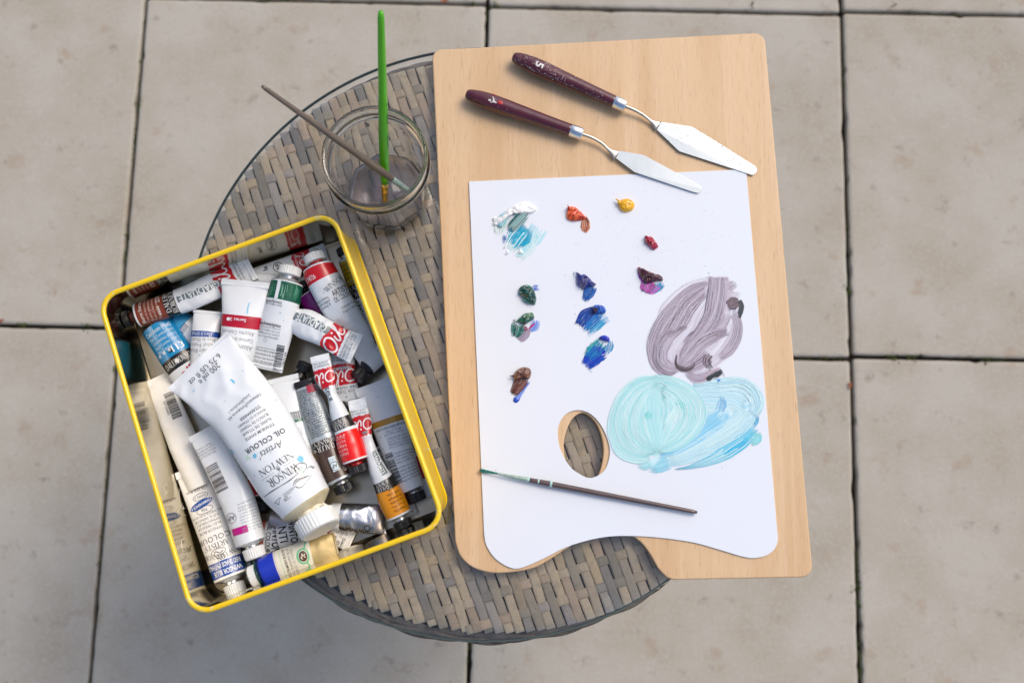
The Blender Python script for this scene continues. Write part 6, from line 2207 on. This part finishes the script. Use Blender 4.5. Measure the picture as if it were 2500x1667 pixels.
# conical shoulder, crusted neck and big white cap
c, d, l, n, a, b = T.frame(0)
cdir = (at('E', 1301, 623, c.z + 0.003) - at('E', 1207, 447, c.z)).normalized()
V = []
for s, rr_ in ((0, 1.0), (0.10, 0.985), (0.2, 0.93), (0.62, 0.56), (0.7, 0.50), (0.74, 0.44)):
    for j in range(56):
        ph = 2 * math.pi * j / 56
        aa = a * rr_
        bb = b * rr_ + (a * rr_ * 0.85 - b * rr_) * s
        V.append(c - d * (s * 0.0125) + l * math.cos(ph) * aa + n * math.sin(ph) * bb)
mesh('shoulder', V, grid_faces(6, 56, True) + [tuple(range(5 * 56, 6 * 56))], mat('stained_shoulder', C('cfc4a4'), 0.4, vary=0.7, vscale=70, dark=C('a89868')), T.root)
n0 = c - d * 0.0055
V, F = lathe(n0, cdir, [(0, 0.0118), (0.004, 0.0126), (0.007, 0.0118), (0.010, 0.0126)], 32)
V = [v + Vector((noise.noise(v * 300), noise.noise(v * 300 + Vector((5, 5, 5))), noise.noise(v * 300 + Vector((9, 1, 4))))) * 0.0016 for v in V]
mesh('crusted_neck', V, F, M_CRUST, T.root)
c1 = n0 + cdir * 0.0060
V, F = lathe(c1, cdir, [(0, 0.0145), (0.0006, 0.0166, 0), (0.0014, 0.0170, 1), (0.0120, 0.0167, 1), (0.0132, 0.0163, 0), (0.0140, 0.0150, 0), (0.0137, 0.010, 0)], 72, 0.010)
mesh('cap', V, F, M_WCAP, T.root, smooth=False)
V, F = [], []
rs = random.Random(12)
for i in range(46):
    ang = rs.uniform(-1.3, 1.3)
    up = n * math.cos(ang) + l * math.sin(ang)
    p = c1 + cdir * rs.uniform(-0.002, 0.003) + up * rs.uniform(0.0135, 0.0172)
    s = rs.uniform(0.0006, 0.0017)
    v, f = lathe(p - Vector((0, 0, s)), Vector((rs.gauss(0, 1), rs.gauss(0, 1), rs.gauss(0, 1))), [(0, s * 0.3), (s * 0.5, s * 0.9), (s * 1.2, s), (s * 1.9, s * 0.4)], 6)
    q = len(V)
    V += v
    F += [tuple(i_ + q for i_ in x) for x in f]
mesh('dried_paint_crust', V, F, M_CRUST, T.root)
# lettering
T.text('200 ml e', 0.880, 0.02, 54, '3a4046', 0, 0.0, fit=225)
T.text('6.75 US fl oz', 0.922, 0.02, 54, '3a4046', 0, 0.0, fit=345)
T.text('Permanence/Permanencia AA', 0.606, -0.08, 27, '5c6066', 0, 0.0, res=1, fit=335)
T.text('Series/S\u00e9rie/Serie 1', 0.634, -0.02, 27, '5c6066', 0, 0.0, res=1, fit=225)
for i, s in enumerate(['TITANIUM WHITE', 'BLANC DE TITANE', 'BLANCO DE TITANIO', 'BIANCO DI TITANIO', 'TITANWEISS']):
    T.text(s, 0.452 + i * 0.0282, -0.05 - (0.06 if i == 4 else 0), 25, '54585e', 0, 0.010 if i in (0, 4) else 0.0, fit=265)
T.text('OIL COLOUR', 0.398, -0.05, 40, '2a2d31', 0, 0.022, space=1.1, fit=365)
T.text("Artists'", 0.345, -0.08, 54, '2a2d31', 0, -0.004, 0.28, fit=225)
T.serif('NEWTON', 0.264, 0.02, 60, '33363a', fit=372)
T.draw(rect2d(120 * k, 3 * k, 8, 1), 0.228, 0.40, '5a5e63')
T.draw(rect2d(120 * k, 3 * k, 8, 1), 0.228, -0.38, '5a5e63')
T.text('&', 0.228, 0.02, 40, '33363a', 0, 0.0)
T.serif('WINSOR', 0.190, 0.02, 60, '33363a', fit=380)


def emb(pts, th, n=24):
    T.draw(line2d([(-x * k, y * k * 0.55) for x, y in pts], [q * k for q in th] if isinstance(th, (list, tuple)) else th * k, n=n), 0.118, 0.0, '3c4045')


# line drawn emblem: a winged beast (a long back line, curled tail, ribbed wing, scaled flank)
emb([(-235, -120), (-150, -112), (-90, -104), (-40, -96), (-10, -92), (40, -95), (110, -110)], [4, 8, 5, 8, 5])
emb([(110, -110), (96, -150), (110, -200), (160, -215), (196, -170), (180, -110), (140, -80)], [5, 8, 5, 4], 30)
emb([(118, -120), (130, -150), (150, -165), (158, -140), (140, -125)], 4, 18)
emb([(185, -105), (225, -105), (212, -85), (238, -82), (218, -62), (240, -56)], 4, 20)
for i in range(7):
    emb([(18 + i * 20, 24 - i * 2), (40 + i * 18, -24 + i * 6), (86 + i * 14, -64 + i * 14)], [2, 8, 3], 10)
emb([(0, 40), (30, 44), (40, 84), (66, 112), (110, 92), (150, 60), (186, 34)], [3, 7, 5, 3], 26)
for i in range(26):
    x, y = -96 + (i % 7) * 15 + (i // 7 % 2) * 7, 22 + (i // 7) * 17
    emb([(x, y), (x + 5, y + 8), (x + 11, y + 2)], 2.6, 5)
emb([(-190, 52), (-150, 36), (-120, 40), (-150, 76), (-168, 118), (-176, 78), (-190, 52)], 4, 22)
emb([(-110, 100), (-92, 122), (-70, 112), (-84, 92), (-108, 128), (-86, 148), (-50, 138)], 4, 24)
T.finish()
# paint stains on the largest tube
STB, STG = mat('blue_stain', C('74bfdf'), 0.4), mat('green_stain', C('c6ddcd'), 0.4)
for t0, v0, rx, ry, m, sd in ((0.755, -0.30, 14, 42, STB, 1), (0.215, -0.66, 34, 46, STB, 2), (0.145, -0.52, 26, 44, STG, 3), (0.36, 0.42, 26, 22, STB, 4), (0.37, 0.62, 24, 26, STG, 5),
                             (0.445, 0.97, 22, 36, STB, 6), (0.875, 0.62, 18, 6, STB, 7), (0.80, 0.66, 8, 8, STG, 8), (0.55, -0.88, 12, 12, STG, 9), (0.70, 0.22, 5, 5, enamel('7a90a8'), 10)):
    V, F = ellipse2d(rx * k, ry * k, 30)
    V = [(x * (0.75 + 0.6 * noise.noise(Vector((math.atan2(y, x) * 1.3, sd * 5, 0)))), y * (0.75 + 0.6 * noise.noise(Vector((math.atan2(y, x) * 1.3, sd * 5, 0))))) for x, y in V]
    V, F = split2d(V, F, 0.003)
    W = []
    a = T.frame(t0)[4]
    for x, y in V:
        tt = t0 - y / T.L
        W.append(T.surf(tt, T.ph(max(-0.98, min(0.98, (v0 * a + x) / T.frame(tt)[4]))), 0.00014))
    mesh('paint_stain', W, F, m, T.root)
